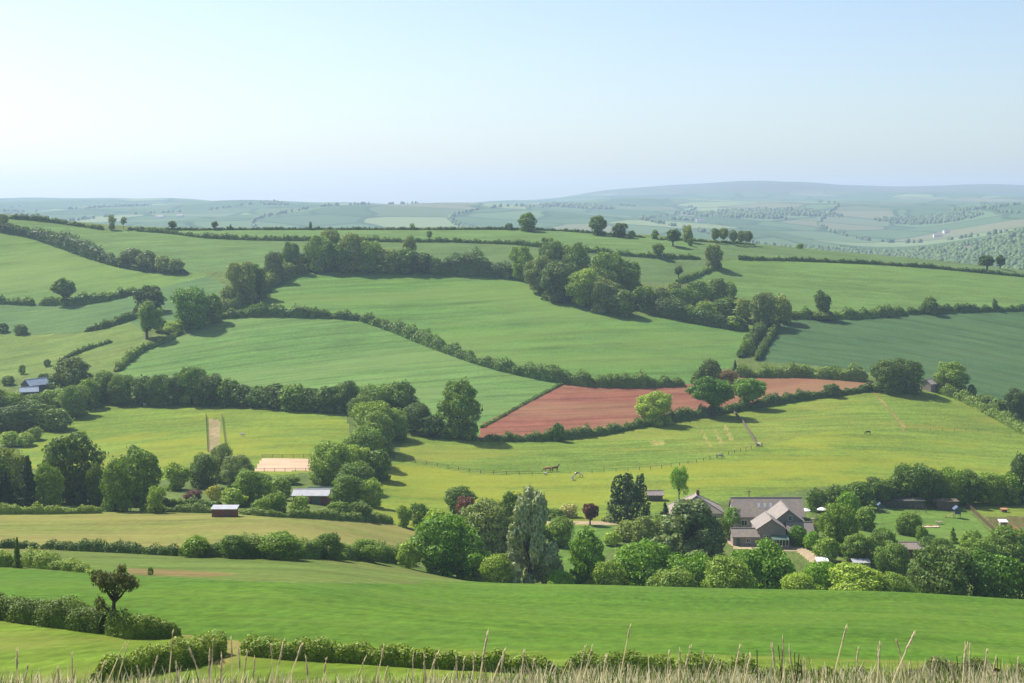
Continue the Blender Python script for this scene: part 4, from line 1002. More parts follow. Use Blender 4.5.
# ------------------------------------------------------------------ valley trees, many with feet hidden behind the near crop
VT = 'trees along the valley bottom'
T(445, 0, 76, 62, 'round', 'bright', 'big bright green tree at the crop edge by the hay meadow', VT, 296)
T(408, 0, 26, 26, 'bush', 'light', 'light bush left of the big bright green tree', None, 292)
T(474, 0, 40, 36, 'round', 'bright', 'smaller bright tree beside the big bright green one', VT, 292)
T(497, 0, 40, 34, 'bush', 'light', 'light leafy bush left of the silver willow', None, 288)
T(530, 0, 60, 98, 'willow', 'silver', 'tall silvery willow with feathery outline', VT, 292)
T(588, 0, 48, 70, 'tall', 'bright', 'bright upright tree right of the silver willow', VT, 292)
T(560, 0, 34, 26, 'bush', 'bright', 'low bush between the silver willow and bright upright tree', None, 286)
T(608, 0, 40, 44, 'bush', 'light', 'light bush right of the bright upright tree', None, 287)
T(645, 0, 66, 70, 'round', 'bright', 'broad bright tree below the pale leaved tree', VT, 293)
T(690, 0, 56, 58, 'round', 'bright', 'rounded bright tree with lit top in the valley row', VT, 291)
T(674, 0, 48, 34, 'bush', 'light', 'low light bush in front of the broad bright trees', None, 280)
T(728, 0, 58, 46, 'bush', 'light', 'broad light bush below the farmhouse', None, 280)
T(768, 0, 58, 70, 'round', 'bright', 'dense bright tree in front of the low extension', VT, 297)
T(746, 0, 44, 60, 'round', 'bright', 'dense bright tree left of the gravel yard', VT, 300)
T(800, 0, 42, 32, 'bush', 'light', 'pale round bush in front of the white roofed store', None, 280)
T(822, 0, 46, 46, 'round', 'bright', 'dark green tree beside the white roofed store', VT, 287)
T(858, 0, 64, 46, 'bush', 'light', 'large pale round bush at the crop edge', None, 281)
T(896, 0, 44, 38, 'bush', 'light', 'pale bush left of the big dark valley tree', None, 280)
T(944, 0, 66, 74, 'round', 'dark', 'big dark tree at the crop edge below the lawn', VT, 288)
T(995, 0, 66, 66, 'round', 'bright', 'big bright tree at the right of the crop edge', VT, 288)
T(1045, 0, 60, 62, 'round', 'mid', 'tree at the far right end of the crop edge', VT, 288)
T(691, 562, 78, 58, 'willow', 'blue', 'tall pale leaved tree in front of the hipped house', VT)
T(530, 545, 40, 30, 'bush', 'mid', 'bush behind the silver willow')
# second rank
T(488, 552, 52, 58, 'round', 'blue', 'grey green rounded tree behind the bright valley trees', VT)
T(512, 548, 34, 56, 'tall', 'mid', 'darker upright tree behind the silver willow', VT)
T(518, 555, 30, 40, 'round', 'mid', 'tree tucked behind the silver willow', VT)
T(420, 527, 20, 24, 'round', 'mid', 'small round tree at the end of the hay meadow', VT)
T(404, 527, 16, 22, 'round', 'mid', 'smaller round tree left of the hay meadow end tree', VT)
T(436, 533, 28, 26, 'round', 'light', 'light tree between hay meadow and purple leaved tree', VT)
T(452, 545, 30, 30, 'bush', 'light', 'light bush behind the big bright green tree')
T(460, 512, 32, 26, 'round', 'mid', 'green tree behind the purple leaved one', VT)
T(464, 520, 22, 24, 'round', 'purple', 'purple leaved tree beside the hay meadow', VT)
T(560, 545, 36, 30, 'bush', 'mid', 'dark bush on the small lawn edge')
T(553, 519, 24, 11, 'bush', 'mid', 'low dark hedge bush behind the gravel drive')
T(569, 517, 20, 14, 'round', 'blossom', 'pale blossoming small tree by the gravel drive', VT)
T(590, 525, 18, 22, 'oak', 'purple', 'small copper leaved tree on the gravel drive edge', VT, name='copper_tree')
T(628, 522, 42, 50, 'cypress', 'cypress', 'dark blue green cypress clump by the hipped house', VT, name='cypress_tree')
T(665, 520, 12, 18, 'conifer', 'cypress', 'small dark conifer between cypress and hipped house', VT, name='conifer')
T(679, 510, 26, 44, 'airy', 'bright', 'tall thin open tree behind the hipped house', VT)
T(626, 540, 26, 20, 'bush', 'olive', 'olive shrub below the dark cypress clump')
T(646, 545, 30, 30, 'bush', 'olive', 'soft olive shrub beside the pale leaved tree')
T(612, 545, 20, 14, 'bush', 'light', 'light shrub on the edge of the small lawn')
T(632, 537, 18, 16, 'bush', 'mid', 'dark shrub beside the olive shrubs')
T(650, 524, 18, 8, 'bush', 'dark', 'dark clipped shrub left of the hipped house')
T(722, 538, 22, 20, 'bush', 'mid', 'rounded shrub at the right corner of the hipped house')
T(660, 530, 22, 16, 'bush', 'mid', 'dark shrub hiding the white roofed lean-to')
T(735, 527, 20, 20, 'bush', 'bright', 'bright shrub left of the barn end')
T(742, 544, 11, 12, 'bush', 'olive', 'olive shrub against the low extension')
T(752, 521, 9, 14, 'conifer', 'cypress', 'narrow dark conifer against the barn roof', name='conifer', cat='tree')
T(782.5, 533, 5, 12, 'conifer', 'cypress', 'slim dark conifer between the gables', name='conifer', cat='tree')
T(797, 545, 20, 20, 'round', 'bright', 'small round tree by the glazed porch', VT)
T(812, 549, 18, 18, 'bush', 'bright', 'dark shrub right of the glazed porch')
T(814, 537, 10, 16, 'bush', 'yellow', 'golden shrub on the garden path')
T(806, 527, 14, 10, 'bush', 'light', 'light shrub below the white parasols')
T(820, 530, 14, 14, 'bush', 'mid', 'shrub right of the golden one')
T(838, 552, 38, 50, 'round', 'mid', 'tall rounded garden tree left of the lawn', VT)
T(826, 562, 28, 26, 'bush', 'mid', 'shrub at the foot of the tall rounded garden tree')
T(858, 562, 34, 30, 'round', 'mid', 'rounded tree at the lower corner of the lawn', VT)
T(848, 520, 24, 30, 'round', 'bright', 'bright tree behind the tall rounded garden tree', VT)
T(866, 530, 22, 24, 'round', 'mid', 'small garden tree casting shade on the lawn', VT)
T(908, 534, 32, 24, 'bush', 'mid', 'round dark bush standing on the lawn')
T(921.5, 541, 13, 16, 'round', 'mid', 'little tree in front of the round lawn bush', VT)
T(953, 543, 11, 16, 'conifer', 'mid', 'young pointed tree on the lawn edge', VT, name='young_tree')
T(972, 553, 26, 24, 'bush', 'mid', 'bush at the lower edge of the lawn')
T(884, 560, 30, 34, 'round', 'mid', 'round tree left of the brown roofed shed', VT)
T(893, 572, 34, 30, 'bush', 'mid', 'bush in front of the brown roofed shed')
T(938, 565, 36, 28, 'round', 'mid', 'tree right of the brown roofed shed', VT)
T(1008, 560, 50, 34, 'bush', 'mid', 'broad bush below the vegetable plot')
T(980, 566, 36, 30, 'bush', 'mid', 'bush between lawn corner and vegetable plot')
for x, y, w, h, k, c in ((816, 511, 24, 24, 'round', 'mid'), (836, 509, 26, 24, 'round', 'dark'), (856, 508, 30, 28, 'round', 'mid'), (878, 505, 32, 28, 'round', 'mid'), (896, 504, 28, 30, 'round', 'dark'), (912, 504, 40, 42, 'round', 'mid'), (932, 504, 30, 34, 'round', 'dark'), (950, 504, 34, 38, 'round', 'mid'), (970, 504, 32, 34, 'round', 'mid'), (990, 503, 32, 34, 'round', 'mid'), (1008, 503, 30, 30, 'round', 'mid'), (1022, 502, 28, 50, 'round', 'dark'), (1048, 502, 40, 52, 'round', 'dark')):
    COUNT['bt'] = COUNT.get('bt', -1) + 1
    T(x, y, w, h, k, c, ORD[COUNT['bt']] + ' tree of the belt behind the lawn, counting from the white parasols', 'tree belt behind the lawn', name='belt_tree', cat='tree')

# ------------------------------------------------------------------ buildings
def gx(px, D): return (px - W / 2) / F * D

def window(root, p, w, h, axis, pane='glass', frame='white'):
    """axis 'f' faces local -y, 'r' faces +x, 'l' faces -x"""
    d = .08
    fr = MB()
    if axis == 'f':
        fr.box((p[0], p[1], p[2]), (w + .22, d, h + .22)); pn = MB().box((p[0], p[1] - .045, p[2]), (w, .03, h)); bar = MB().box((p[0], p[1] - .07, p[2]), (.07, .03, h))
    else:
        sg = 1 if axis == 'r' else -1
        fr.box((p[0], p[1], p[2]), (d, w + .22, h + .22)); pn = MB().box((p[0] + sg * .045, p[1], p[2]), (.03, w, h)); bar = MB().box((p[0] + sg * .07, p[1], p[2]), (.03, .07, h))
    wo = fr.build('window', frame, root); pn.build('pane', pane, wo); bar.build('glazing_bar', frame, wo)
    return wo

def gable(name, label, cat, px, D, L, Wd, eave, rise, rz=0.0, wall='render_wall', roof='slate', group=None, wins=(), door=None, chimney=None, over=.35, sink=.6, z=None):
    x = gx(px, D); g = gz(x, D) if z is None else z
    root = empty(name, (x, D, g), rz)
    l, w = L / 2, Wd / 2
    v = [(sx * l, y, zz) for sx in (-1, 1) for y, zz in ((-w, -sink), (w, -sink), (w, eave), (0, eave + rise), (-w, eave))]
    MB().add(v, [(0, 1, 2, 3, 4), (9, 8, 7, 6, 5), (0, 4, 9, 5), (2, 1, 6, 7), (1, 0, 5, 6), (4, 3, 8, 9), (3, 2, 7, 8)]).build('wall', wall, root)
    r = MB(); t = .16; k = rise / w
    for sg in (-1, 1):
        y1 = sg * (w + over); z1 = eave - k * over + .05; z0 = eave + rise + .05; xo = l + over
        top = [(-xo, 0, z0 + t), (xo, 0, z0 + t), (xo, y1, z1 + t), (-xo, y1, z1 + t)]; bot = [(a, b, c - t) for a, b, c in top]
        r.add(top + bot, [(0, 1, 2, 3), (7, 6, 5, 4), (2, 1, 5, 6), (0, 3, 7, 4), (3, 2, 6, 7)])
    ro = r.build('roof', roof, root)
    MB().box((0, 0, eave + rise + .23), (L + 2 * over - .02, .28, .14)).build('ridge_tiles', 'slate2' if roof == 'slate' else roof, ro)
    for ax, u, zz, ww, hh in wins:
        if ax == 'f': window(root, (u, -w - .03, zz), ww, hh, 'f')
        elif ax == 's':   # rooflight on the slope that faces local -y
            y = -w * zz; zc = eave + rise * (1 - zz) + .05 + t + .03
            sk = MB().box((0, 0, 0), (ww, hh, .06)).build('rooflight', 'tin', root, loc=(u, y, zc)); sk.rotation_euler = (math.atan(k), 0, 0)
        else: window(root, ((l + .03) * (1 if ax == 'r' else -1), u, zz), ww, hh, ax)
    if door:
        d = MB().box((door[0], -w - .04, door[2] / 2), (door[1], .1, door[2])).build('door', 'green_paint', root)
        MB().box((door[0] + door[1] * .35, -w - .11, door[2] * .45), (.06, .05, .12)).build('handle', 'tin', d)
    if chimney:
        c = MB().box((chimney, .1, eave + rise + .45), (.8, .6, 1.5)).build('chimney', 'brick', ro)
        MB().tube([(chimney, .1, eave + rise + 1.2), (chimney, .1, eave + rise + 1.6)], [.16, .13], 8).build('chimney_pot', 'clay_pot', c)
    return tag(root, label, cat, group)

FG = 'buildings of the valley farm'
gable('barn_house', 'long slate roofed barn house behind the gabled wings', 'house', 766, 398, 18.5, 9, 3.4, 4.0, 0, 'render_wall', 'slate', FG,
      [('s', -2.2, .45, .7, 1.6), ('s', -.6, .45, .7, 1.6), ('s', 1.0, .45, .7, 1.6), ('f', -6.5, 1.7, 1.3, 1.3), ('f', -3.8, 1.7, 1.3, 1.3), ('f', 6.8, 1.7, 1.3, 1.3), ('l', 1.5, 2.0, 1.2, 1.3)])
gable('gabled_wing', 'grey slate hung gabled wing rising behind the front gable', 'house', 784.5, 385, 11, 9.6, 3.9, 3.7, math.pi / 2, 'slate_hung', 'slate2', FG,
      [('l', -.4, 5.6, .8, 1.1), ('l', 2.6, 2.2, 1.1, 1.3)])
gable('front_gable', 'grey front gable of the farmhouse facing the gravel yard', 'house', 768.5, 376.5, 9, 7.0, 4.2, 2.3, math.pi / 2, 'slate_hung', 'slate2', FG,
      [('l', 1.4, 2.0, .9, 1.2), ('l', -1.7, 1.8, .9, 1.2)])
gable('low_extension', 'low pinkish extension with a small white window', 'outbuilding', 744.5, 373.5, 6.4, 4.2, 2.3, 1.5, 0, 'stone_wall', 'slate', FG,
      [('f', .6, 1.3, .8, .8)], (-1.9, .9, 2.0))
gable('east_wing', 'low grey roofed wing right of the glazed porch', 'outbuilding', 799, 379, 6.2, 5.5, 2.4, 2.1, 0, 'stone_wall', 'slate2', FG, [('f', 1.4, 1.4, 1.1, 1.1)])

def porch():
    D = 370.0; x = gx(780, D); g = gz(x, D)
    r = empty('glazed_porch', (x, D, g))
    MB().box((0, 0, .15), (4.0, 2.4, 1.3)).build('dwarf_wall', 'stone_wall', r)
    f = MB()
    for k in range(6): f.box((-1.95 + k * .78, -1.17, 1.45), (.09, .09, 1.3))
    for k in range(6): f.box((-1.95 + k * .78, 1.1, 1.7), (.09, .09, 1.8))
    f.box((0, -1.17, 2.12), (4.0, .1, .1)); f.box((0, 1.1, 2.62), (4.0, .1, .1))
    f.build('frame', 'white', r)
    for k in range(5): MB().box((-1.56 + k * .78, -1.15, 1.44), (.68, .03, 1.25)).build('pane', 'glass', r)
    top = [(-2.1, -1.35, 2.14), (2.1, -1.35, 2.14), (2.1, 1.2, 2.75), (-2.1, 1.2, 2.75)]
    MB().add(top + [(a, b, c + .08) for a, b, c in top], [(3, 2, 1, 0), (4, 5, 6, 7), (0, 1, 5, 4), (1, 2, 6, 5), (2, 3, 7, 6), (3, 0, 4, 7)]).build('roof', 'green_paint', r)
    tag(r, 'small glazed porch with white frame against the farmhouse', 'porch', FG)
porch()

def hip_house():
    D = 404.0; x = gx(696, D); g = gz(x, D)
    r = empty('hipped_house', (x, D, g)); a, b, e, h = 6.8, 5.2, 3.2, 3.9
    MB().box((0, 0, e / 2 - .3), (2 * a, 2 * b, e + .6)).build('wall', 'render_wall', r)
    A, B = a + .4, b + .4; rd = 1.6
    v = [(-A, -B, e - .1), (A, -B, e - .1), (A, B, e - .1), (-A, B, e - .1), (0, -rd, e + h), (0, rd, e + h)]
    ro = MB().add(v, [(0, 1, 4), (1, 2, 5, 4), (2, 3, 5), (3, 0, 4, 5), (3, 2, 1, 0)]).build('roof', 'slate', r)
    for p, q in ((0, 4), (1, 4), (2, 5), (3, 5), (4, 5)):
        MB().tube([Vector(v[p]) + Vector((0, 0, .06)), Vector(v[q]) + Vector((0, 0, .06))], .14, 6).build('hip_tiles', 'render_wall', ro)
    c = MB().box((.6, .8, e + h + .2), (.8, .6, 1.7)).build('chimney', 'brick', ro)
    MB().tube([(.6, .8, e + h + 1.0), (.6, .8, e + h + 1.45)], [.16, .13], 8).build('chimney_pot', 'clay_pot', c)
    for u in (-4.2, 0, 4.2): window(r, (u, -b - .03, 1.8), 1.2, 1.3, 'f')
    d = MB().box((2.2, -b - .04, 1.0), (1.0, .1, 2.0)).build('door', 'green_paint', r); MB().box((2.55, -b - .11, 1.0), (.06, .05, .12)).build('handle', 'tin', d)
    tag(r, 'house with hipped slate roof half hidden by a pale leaved tree', 'house', FG)
hip_house()

def flat_shed(name, label, px, D, L, Wd, hgt, wall, roof, slope=.25, group='sheds and stores', rz=0.0, doorw=.9, z=None):
    x = gx(px, D); g = gz(x, D) if z is None else z
    r = empty(name, (x, D, g), rz); l, w = L / 2, Wd / 2
    v = [(-l, -w, -.5), (l, -w, -.5), (l, w, -.5), (-l, w, -.5), (-l, -w, hgt), (l, -w, hgt), (l, w, hgt + slope), (-l, w, hgt + slope)]
    MB().add(v, [(3, 2, 1, 0), (4, 5, 6, 7), (0, 1, 5, 4), (1, 2, 6, 5), (2, 3, 7, 6), (3, 0, 4, 7)]).build('wall', wall, r)
    o = .25; k = slope / Wd
    t = [(-l - o, -w - o, hgt + .02 - k * o), (l + o, -w - o, hgt + .02 - k * o), (l + o, w + o, hgt + .02 + slope + k * o), (-l - o, w + o, hgt + .02 + slope + k * o)]
    MB().add(t + [(a, b, c + .12) for a, b, c in t], [(3, 2, 1, 0), (4, 5, 6, 7), (0, 1, 5, 4), (1, 2, 6, 5), (2, 3, 7, 6), (3, 0, 4, 7)]).build('roof', roof, r)
    if doorw:
        d = MB().box((l * .35, -w - .04, min(1.9, hgt * .85) / 2), (doorw, .08, min(1.9, hgt * .85))).build('door', 'wood', r)
        MB().box((l * .35 + doorw * .35, -w - .1, .9), (.06, .05, .12)).build('handle', 'tin', d)
    return tag(r, label, 'shed', group)

_, D_ = cast(312, 504)
gable('stable', 'brick shed with a bright white roof below the sand arena', 'shed', 312, D_ + 3, 9.2, 6.4, 2.5, 1.0, 0, 'brick', 'tin', 'sheds and stores', [], (1.5, 2.2, 2.1))
gable('stable', 'grey green roofed shed behind the bright white roof', 'shed', 321, D_ + 13, 6.5, 5, 2.4, 1.0, 0, 'shed', 'green_paint', 'sheds and stores')
_, D_ = cast(225, 517)
flat_shed('red_shed', 'small red shed with pale flat roof standing on the hay meadow', 225, D_ + 1.5, 5.6, 2.8, 1.9, 'brick', 'tin', .3)
flat_shed('store', 'pale roofed store showing between the valley trees', 822, 353, 2.4, 2.4, 1.5, 'render_wall', 'white', .3)
flat_shed('store', 'grey white roofed store beside the rounded lawn corner tree', 861, 353, 3.8, 2.4, 1.4, 'render_wall', 'tin', .3)
_, D_ = cast(912, 557)
gable('garden_shed', 'wooden shed with brown grey roof below the lawn', 'shed', 912, D_ + 2, 6.0, 4.2, 1.9, 1.1, 0, 'fence_red', 'slate', 'sheds and stores', [], (1.0, .9, 1.8))
flat_shed('lean_to', 'white roofed lean-to beside the hipped house', 671, 394, 3.6, 3.0, 2.3, 'render_wall', 'white', .5)
_, D_ = cast(655, 500)
gable('field_shelter', 'small pinkish roofed field shelter behind the cypress clump', 'shed', 655, D_, 4.2, 3.0, 1.7, .9, 0, 'wood', 'stone_wall', 'sheds and stores')
_, D_ = cast(902, 508)
flat_shed('long_shed', 'long low dark shed under the tree belt behind the lawn', 901, D_ + 1, 12.8, 3.0, 2.1, 'shed', 'shed', .3)
flat_shed('timber_hut', 'pale grey timber hut beside the long dark shed', 946.5, D_ + 1, 6.2, 2.8, 2.5, 'wood', 'wood', .2)
gable('brick_cottage', 'brick cottage almost hidden behind the tall garden trees', 'house', 92, 402, 8.5, 6, 3.0, 2.4, 0, 'brick', 'slate', None, [('f', 2.6, 1.6, 1.1, 1.2), ('f', -2.4, 1.6, 1.1, 1.2)], (0, .9, 2.0))
_, D_ = cast(34, 394)
gable('blue_barn', 'barn with shiny blue grey roof in the left wood', 'barn', 37, D_ + 4, 11, 6.5, 3.4, 2.2, math.radians(52), 'shed', 'bluegrey', 'barns on the slopes')
gable('blue_barn', 'lower pale blue roofed lean-to barn in the left wood', 'barn', 29, D_ - 5, 7, 5.0, 2.2, 1.6, math.radians(20), 'shed', 'bluegrey', 'barns on the slopes')
_, D_ = cast(932, 391)
gable('hill_barn', 'small stone barn between dark and light trees on the slope', 'barn', 931, D_ + 2, 7, 5.2, 3.0, 1.9, math.radians(38), 'stone_wall', 'render_wall', 'barns on the slopes', [], (0.5, 1.6, 2.1))

# distant farmhouses
for px, D, L in ((938, 3500, 22), (946, 3600, 15), (968, 2600, 14), (961, 2650, 11), (700, 4100, 22), (180, 4100, 20), (160, 4000, 24)):
    gable('farmhouse', 'tiny white farmhouse far off in the haze', 'house', px, D, L, 9, 5, 3.5, rnd.uniform(-.4, .4), 'white', 'slate', 'far off white farmhouses')

# ------------------------------------------------------------------ far woods
def far_woods():
    rg = np.random.default_rng(5); n = 260000
    px = rg.uniform(-700, 1724, n); D = np.exp(rg.uniform(math.log(1500), math.log(6200), n))
    x = (px - W / 2) / F * D
    f = np.sin(x / 310 + np.sin(D / 420) * 1.7) + np.sin(D / 390 + x / 700 + 1.1) + .8 * np.sin(x / 140 - D / 210) + .5 * np.sin(x / 61 + D / 97)
    line = np.abs(np.sin(x / 160 + np.sin(D / 500))) < .03
    dens = ((px > 740) & (D > 1900) & (D < 3000) & (f > -.9)) | (f > 1.75) | (line & (rg.uniform(0, 1, n) < .6))
    k = dens & (rg.uniform(0, 1, n) < np.clip((D / 3600) ** -.2, .3, .9)) & (D < 5600)
    x, D = x[k], D[k]; m = len(x)
    z = height(x, D); r = rg.uniform(3.5, 7.5, m); h = rg.uniform(6, 12, m)
    a0 = rg.uniform(0, 6.28, m); V = []
    for j in range(6):
        a = a0 + j * math.pi / 3; q = r * rg.uniform(.75, 1.2, m)
        V.append(np.stack([x + np.cos(a) * q, D + np.sin(a) * q, z - 4], 1))
    for j in range(6):
        a = a0 + .5 + j * math.pi / 3; q = r * rg.uniform(.6, .95, m)
        V.append(np.stack([x + np.cos(a) * q, D + np.sin(a) * q, z + h * rg.uniform(.5, .8, m)], 1))
    V.append(np.stack([x, D, z + h], 1))
    V = np.stack(V, 1)
    base = np.arange(m)[:, None] * 13
    quads = np.concatenate([base + np.array([[j, (j + 1) % 6, 6 + (j + 1) % 6, 6 + j]]) for j in range(6)])
    tris = np.concatenate([base + np.array([[6 + j, 6 + (j + 1) % 6, 12]]) for j in range(6)])
    me = mesh_polys('distant_woods', V.reshape(-1, 3), np.concatenate([np.full(len(quads), 4), np.full(len(tris), 3)]), np.concatenate([quads.ravel(), tris.ravel()]))
    me.materials.append(MT['leaf_dark'])
    tag(link(bpy.data.objects.new('distant_woods', me)), 'blue hazy woods and hedgerow trees on the far hills', 'woodland', None, 'stuff')
far_woods()

# ------------------------------------------------------------------ fences and poles
def fence(pts, label, hgt=1.2, gap=3.0, mat='wood', rails=(.55, 1.05), rt=.05, pt=.12, group='fences'):
    xy = castpoly(pts, 6, False)
    cum = [0]
    for a, b in zip(xy, xy[1:]): cum.append(cum[-1] + math.hypot(b[0] - a[0], b[1] - a[1]))
    n = max(2, int(cum[-1] / gap)); ss = np.linspace(0, cum[-1], n + 1)
    X = np.interp(ss, cum, [p[0] for p in xy]); Y = np.interp(ss, cum, [p[1] for p in xy]); Z = height(X, Y)
    r = empty('fence', (X[0], Y[0], Z[0]))
    pm = MB().box((0, 0, hgt / 2 - .15), (pt, pt, hgt + .3)).mesh('post'); pm.materials.append(MT[mat])
    for x, y, z in zip(X, Y, Z):
        o = link(bpy.data.objects.new('post', pm), r); o.location = (x - X[0], y - Y[0], z - Z[0])
    for h in rails:
        MB().tube([(x - X[0], y - Y[0], z - Z[0] + h * hgt / 1.2) for x, y, z in zip(X, Y, Z)], rt, 4).build('rail', mat, r)
    tag(r, label, 'fence', group)

fence([(404, 461), (440, 467), (475, 473), (512, 475), (545, 475)], 'post and wire fence running from the tree row across the paddock', 1.2, 4, 'wood', (.5, 1.05), .05, .16)
fence([(592, 473), (630, 471), (665, 468), (700, 462), (740, 452), (762, 446)], 'post and wire fence above the cypress clump', 1.2, 4, 'wood', (1.05,), .03, .16)
fence([(734, 414), (742, 422), (750, 434), (757, 446)], 'dark board fence dropping from the smaller bright oak', 1.3, 2.2, 'wood', (.4, .75, 1.1), .16, .2)
fence([(905, 431), (940, 431), (975, 431), (1010, 436)], 'thin wire fence below the footpath', 1.1, 6, 'wood', (1.0,), .02, .14)
fence([(206, 416), (207, 436), (208, 452)], 'dark fence on the near edge of the straight pale track beside the dark tree', 1.3, 2.2, 'wood', (.5, 1.0), .06, .16)
fence([(222, 417), (224, 434), (226, 450)], 'pale painted fence on the far edge of the straight pale track', 1.3, 2.2, 'wood_pale', (.5, 1.0), .06, .16)
fence([(254, 471.5), (285, 471.5), (316, 471.5)], 'low rail fence in front of the sand arena', 1.1, 3, 'wood', (.5, 1.0), .05, .12)
fence([(262, 457.5), (290, 457.5), (314, 457.5)], 'low rail fence behind the sand arena', 1.1, 3, 'wood', (.5, 1.0), .05, .12)
fence([(964, 504), (974, 513), (985, 523), (997, 534)], 'red brown rail fence between lawn and vegetable plot', 1.3, 1.6, 'fence_red', (.35, .75, 1.15), .045, .14)
fence([(100, 477), (150, 478), (200, 478)], 'wire fence between buttercup meadow and garden trees', 1.1, 5, 'wood', (1.0,), .03, .14)

def pole(px, py, hpx, label, D=None):
    if D is None: x, D = cast(px, py)
    else: x = gx(px, D)
    g = gz(x, D); h = hpx * D / F
    r = empty('telegraph_pole', (x, D, g))
    MB().tube([(0, 0, -.4), (0, 0, h * .5), (0, 0, h)], [.17, .15, .11], 8).build('pole', 'wood', r, True)
    MB().box((0, 0, h - .5), (1.3, .1, .12)).build('crossarm', 'wood', r)
    for sx in (-.5, .5): MB().tube([(sx, 0, h - .44), (sx, 0, h - .25)], [.06, .04], 6).build('insulator', 'tin', r)
    tag(r, label, 'pole', 'telegraph poles')
pole(870, 505, 28, 'wooden pole standing in the tree belt behind the lawn')
pole(95, 480, 36, 'wooden pole right of the biggest dark garden tree')
pole(749, 0, 25, 'wooden pole behind the ridge of the long barn house', 414)

# ------------------------------------------------------------------ garden things
def parasol(px, py, label):
    x, y = cast(px, py); g = gz(x, y)
    r = empty('parasol', (x, y, g))
    MB().tube([(0, 0, 0), (0, 0, 2.75)], .035, 8).build('pole', 'wood_pale', r)
    MB().box((0, 0, .05), (.5, .5, .1)).build('base', 'shed', r)
    m = MB(); n = 8; R = 1.45
    ring = [(R * math.cos(k * math.pi / 4), R * math.sin(k * math.pi / 4), 2.15) for k in range(n)]; low = [(a * .99, b * .99, c - .14) for a, b, c in ring]
    mid = [(a * .5, b * .5, 2.52) for a, b, c in ring]
    m.add(ring + low + mid + [(0, 0, 2.78)], [(k, (k + 1) % n, 2 * n + (k + 1) % n, 2 * n + k) for k in range(n)] + [(2 * n + k, 2 * n + (k + 1) % n, 3 * n) for k in range(n)] + [(n + k, n + (k + 1) % n, (k + 1) % n, k) for k in range(n)])
    m.build('canopy', 'canvas', r)
    for k in range(n): MB().tube([(0, 0, 2.1), (ring[k][0] * .6, ring[k][1] * .6, 2.42)], .015, 4).build('rib', 'wood_pale', r)
    tag(r, label, 'parasol', 'white garden parasols')
parasol(805.5, 518, 'white parasol nearer the farmhouse gable')
parasol(822, 517, 'white parasol beside the dark trees of the belt')

def slide_tower(px, py, label, scale=1.0, sl='play_yellow', rf='play_blue', flip=-1):
    x, y = cast(px, py); g = gz(x, y)
    r = empty('climbing_frame', (x, y, g)); s = scale
    for a in (-.7, .7):
        for b in (-.7, .7): MB().box((a * s, b * s, 1.1 * s), (.12, .12, 2.4 * s)).build('post', 'wood', r)
    MB().box((0, 0, 1.1 * s), (1.6 * s, 1.6 * s, .1)).build('platform', 'wood', r)
    MB().add([(-.95 * s, -.95 * s, 2.2 * s), (.95 * s, -.95 * s, 2.2 * s), (.95 * s, .95 * s, 2.2 * s), (-.95 * s, .95 * s, 2.2 * s), (0, -.95 * s, 3.0 * s), (0, .95 * s, 3.0 * s)], [(0, 1, 4), (2, 3, 5), (1, 2, 5, 4), (3, 0, 4, 5), (3, 2, 1, 0)]).build('roof', rf, r)
    MB().box((0, -.74 * s, 1.45 * s), (1.4 * s, .06, .6 * s)).build('side_panel', rf, r)
    f = flip
    p = [(f * .8 * s, 1.1 * s), (f * 1.6 * s, .75 * s), (f * 2.6 * s, .25 * s), (f * 3.1 * s, .2 * s)]
    v = []; fs = []
    for i, (a, z) in enumerate(p):
        v += [(a, -.3 * s, z + .15), (a, -.28 * s, z), (a, .28 * s, z), (a, .3 * s, z + .15)]
        if i: fs += [(4 * i - 4 + k, 4 * i - 3 + k, 4 * i + 1 + k, 4 * i + k) for k in range(3)]
    MB().add(v, fs).build('slide', sl, r)
    MB().tube([(f * 2.6 * s, 0, 0), (f * 2.6 * s, 0, .25 * s)], .05, 6).build('slide_leg', 'wood', r)
    MB().add([(.8 * s, -.3, 0), (.8 * s, .3, 0)], []).v
    tag(r, label, 'climbing frame', 'garden play equipment')
slide_tower(957, 518, 'climbing frame with blue roof and pale yellow slide on the lawn', 1.15)
slide_tower(880, 512, 'small play tower with white slide at the top of the lawn', .9, 'white', 'play_blue', 1)

def swing(px, py):
    x, y = cast(px, py); g = gz(x, y); r = empty('garden_swing', (x, y, g))
    for s in (-1.5, 1.5):
        for b in (-.8, .8): MB().tube([(s, b, -.05), (s, 0, 2.2)], .05, 6).build('leg', 'wood', r)
    MB().tube([(-1.6, 0, 2.2), (1.6, 0, 2.2)], .05, 6).build('top_bar', 'wood', r)
    for s in (-.6, .6):
        t = MB().box((s, 0, .5), (.5, .2, .05)).build('seat', 'play_blue', r)
        for k in (-.2, .2): MB().tube([(s + k, 0, .5), (s + k, 0, 2.2)], .012, 4).build('rope', 'wood_pale', t)
    tag(r, 'low wooden swing on the lawn before the long dark shed', 'swing', 'garden play equipment')
swing(921, 513)

def sandpit(px, py):
    x, y = cast(px, py); g = gz(x, y); r = empty('sandpit', (x, y, g))
    for c, d in (((0, -1.1, .1), (4.2, .2, .3)), ((0, 1.1, .1), (4.2, .2, .3)), ((-2, 0, .1), (.2, 2.0, .3)), ((2, 0, .1), (.2, 2.0, .3))): MB().box(c, d).build('board', 'wood_pale', r)
    v = [(-1.9 + 3.8 * i / 6, -1.0 + 2.0 * j / 4, .12 + .08 * math.sin(i * 2.1 + j)) for j in range(5) for i in range(7)]
    MB().add(v, [(j * 7 + i, j * 7 + i + 1, j * 7 + i + 8, j * 7 + i + 7) for j in range(4) for i in range(6)]).build('sand', G['sand'], r, True)
    tag(r, 'pale timber edged sandpit on the lawn', 'sandpit', 'garden play equipment')
sandpit(931, 527)

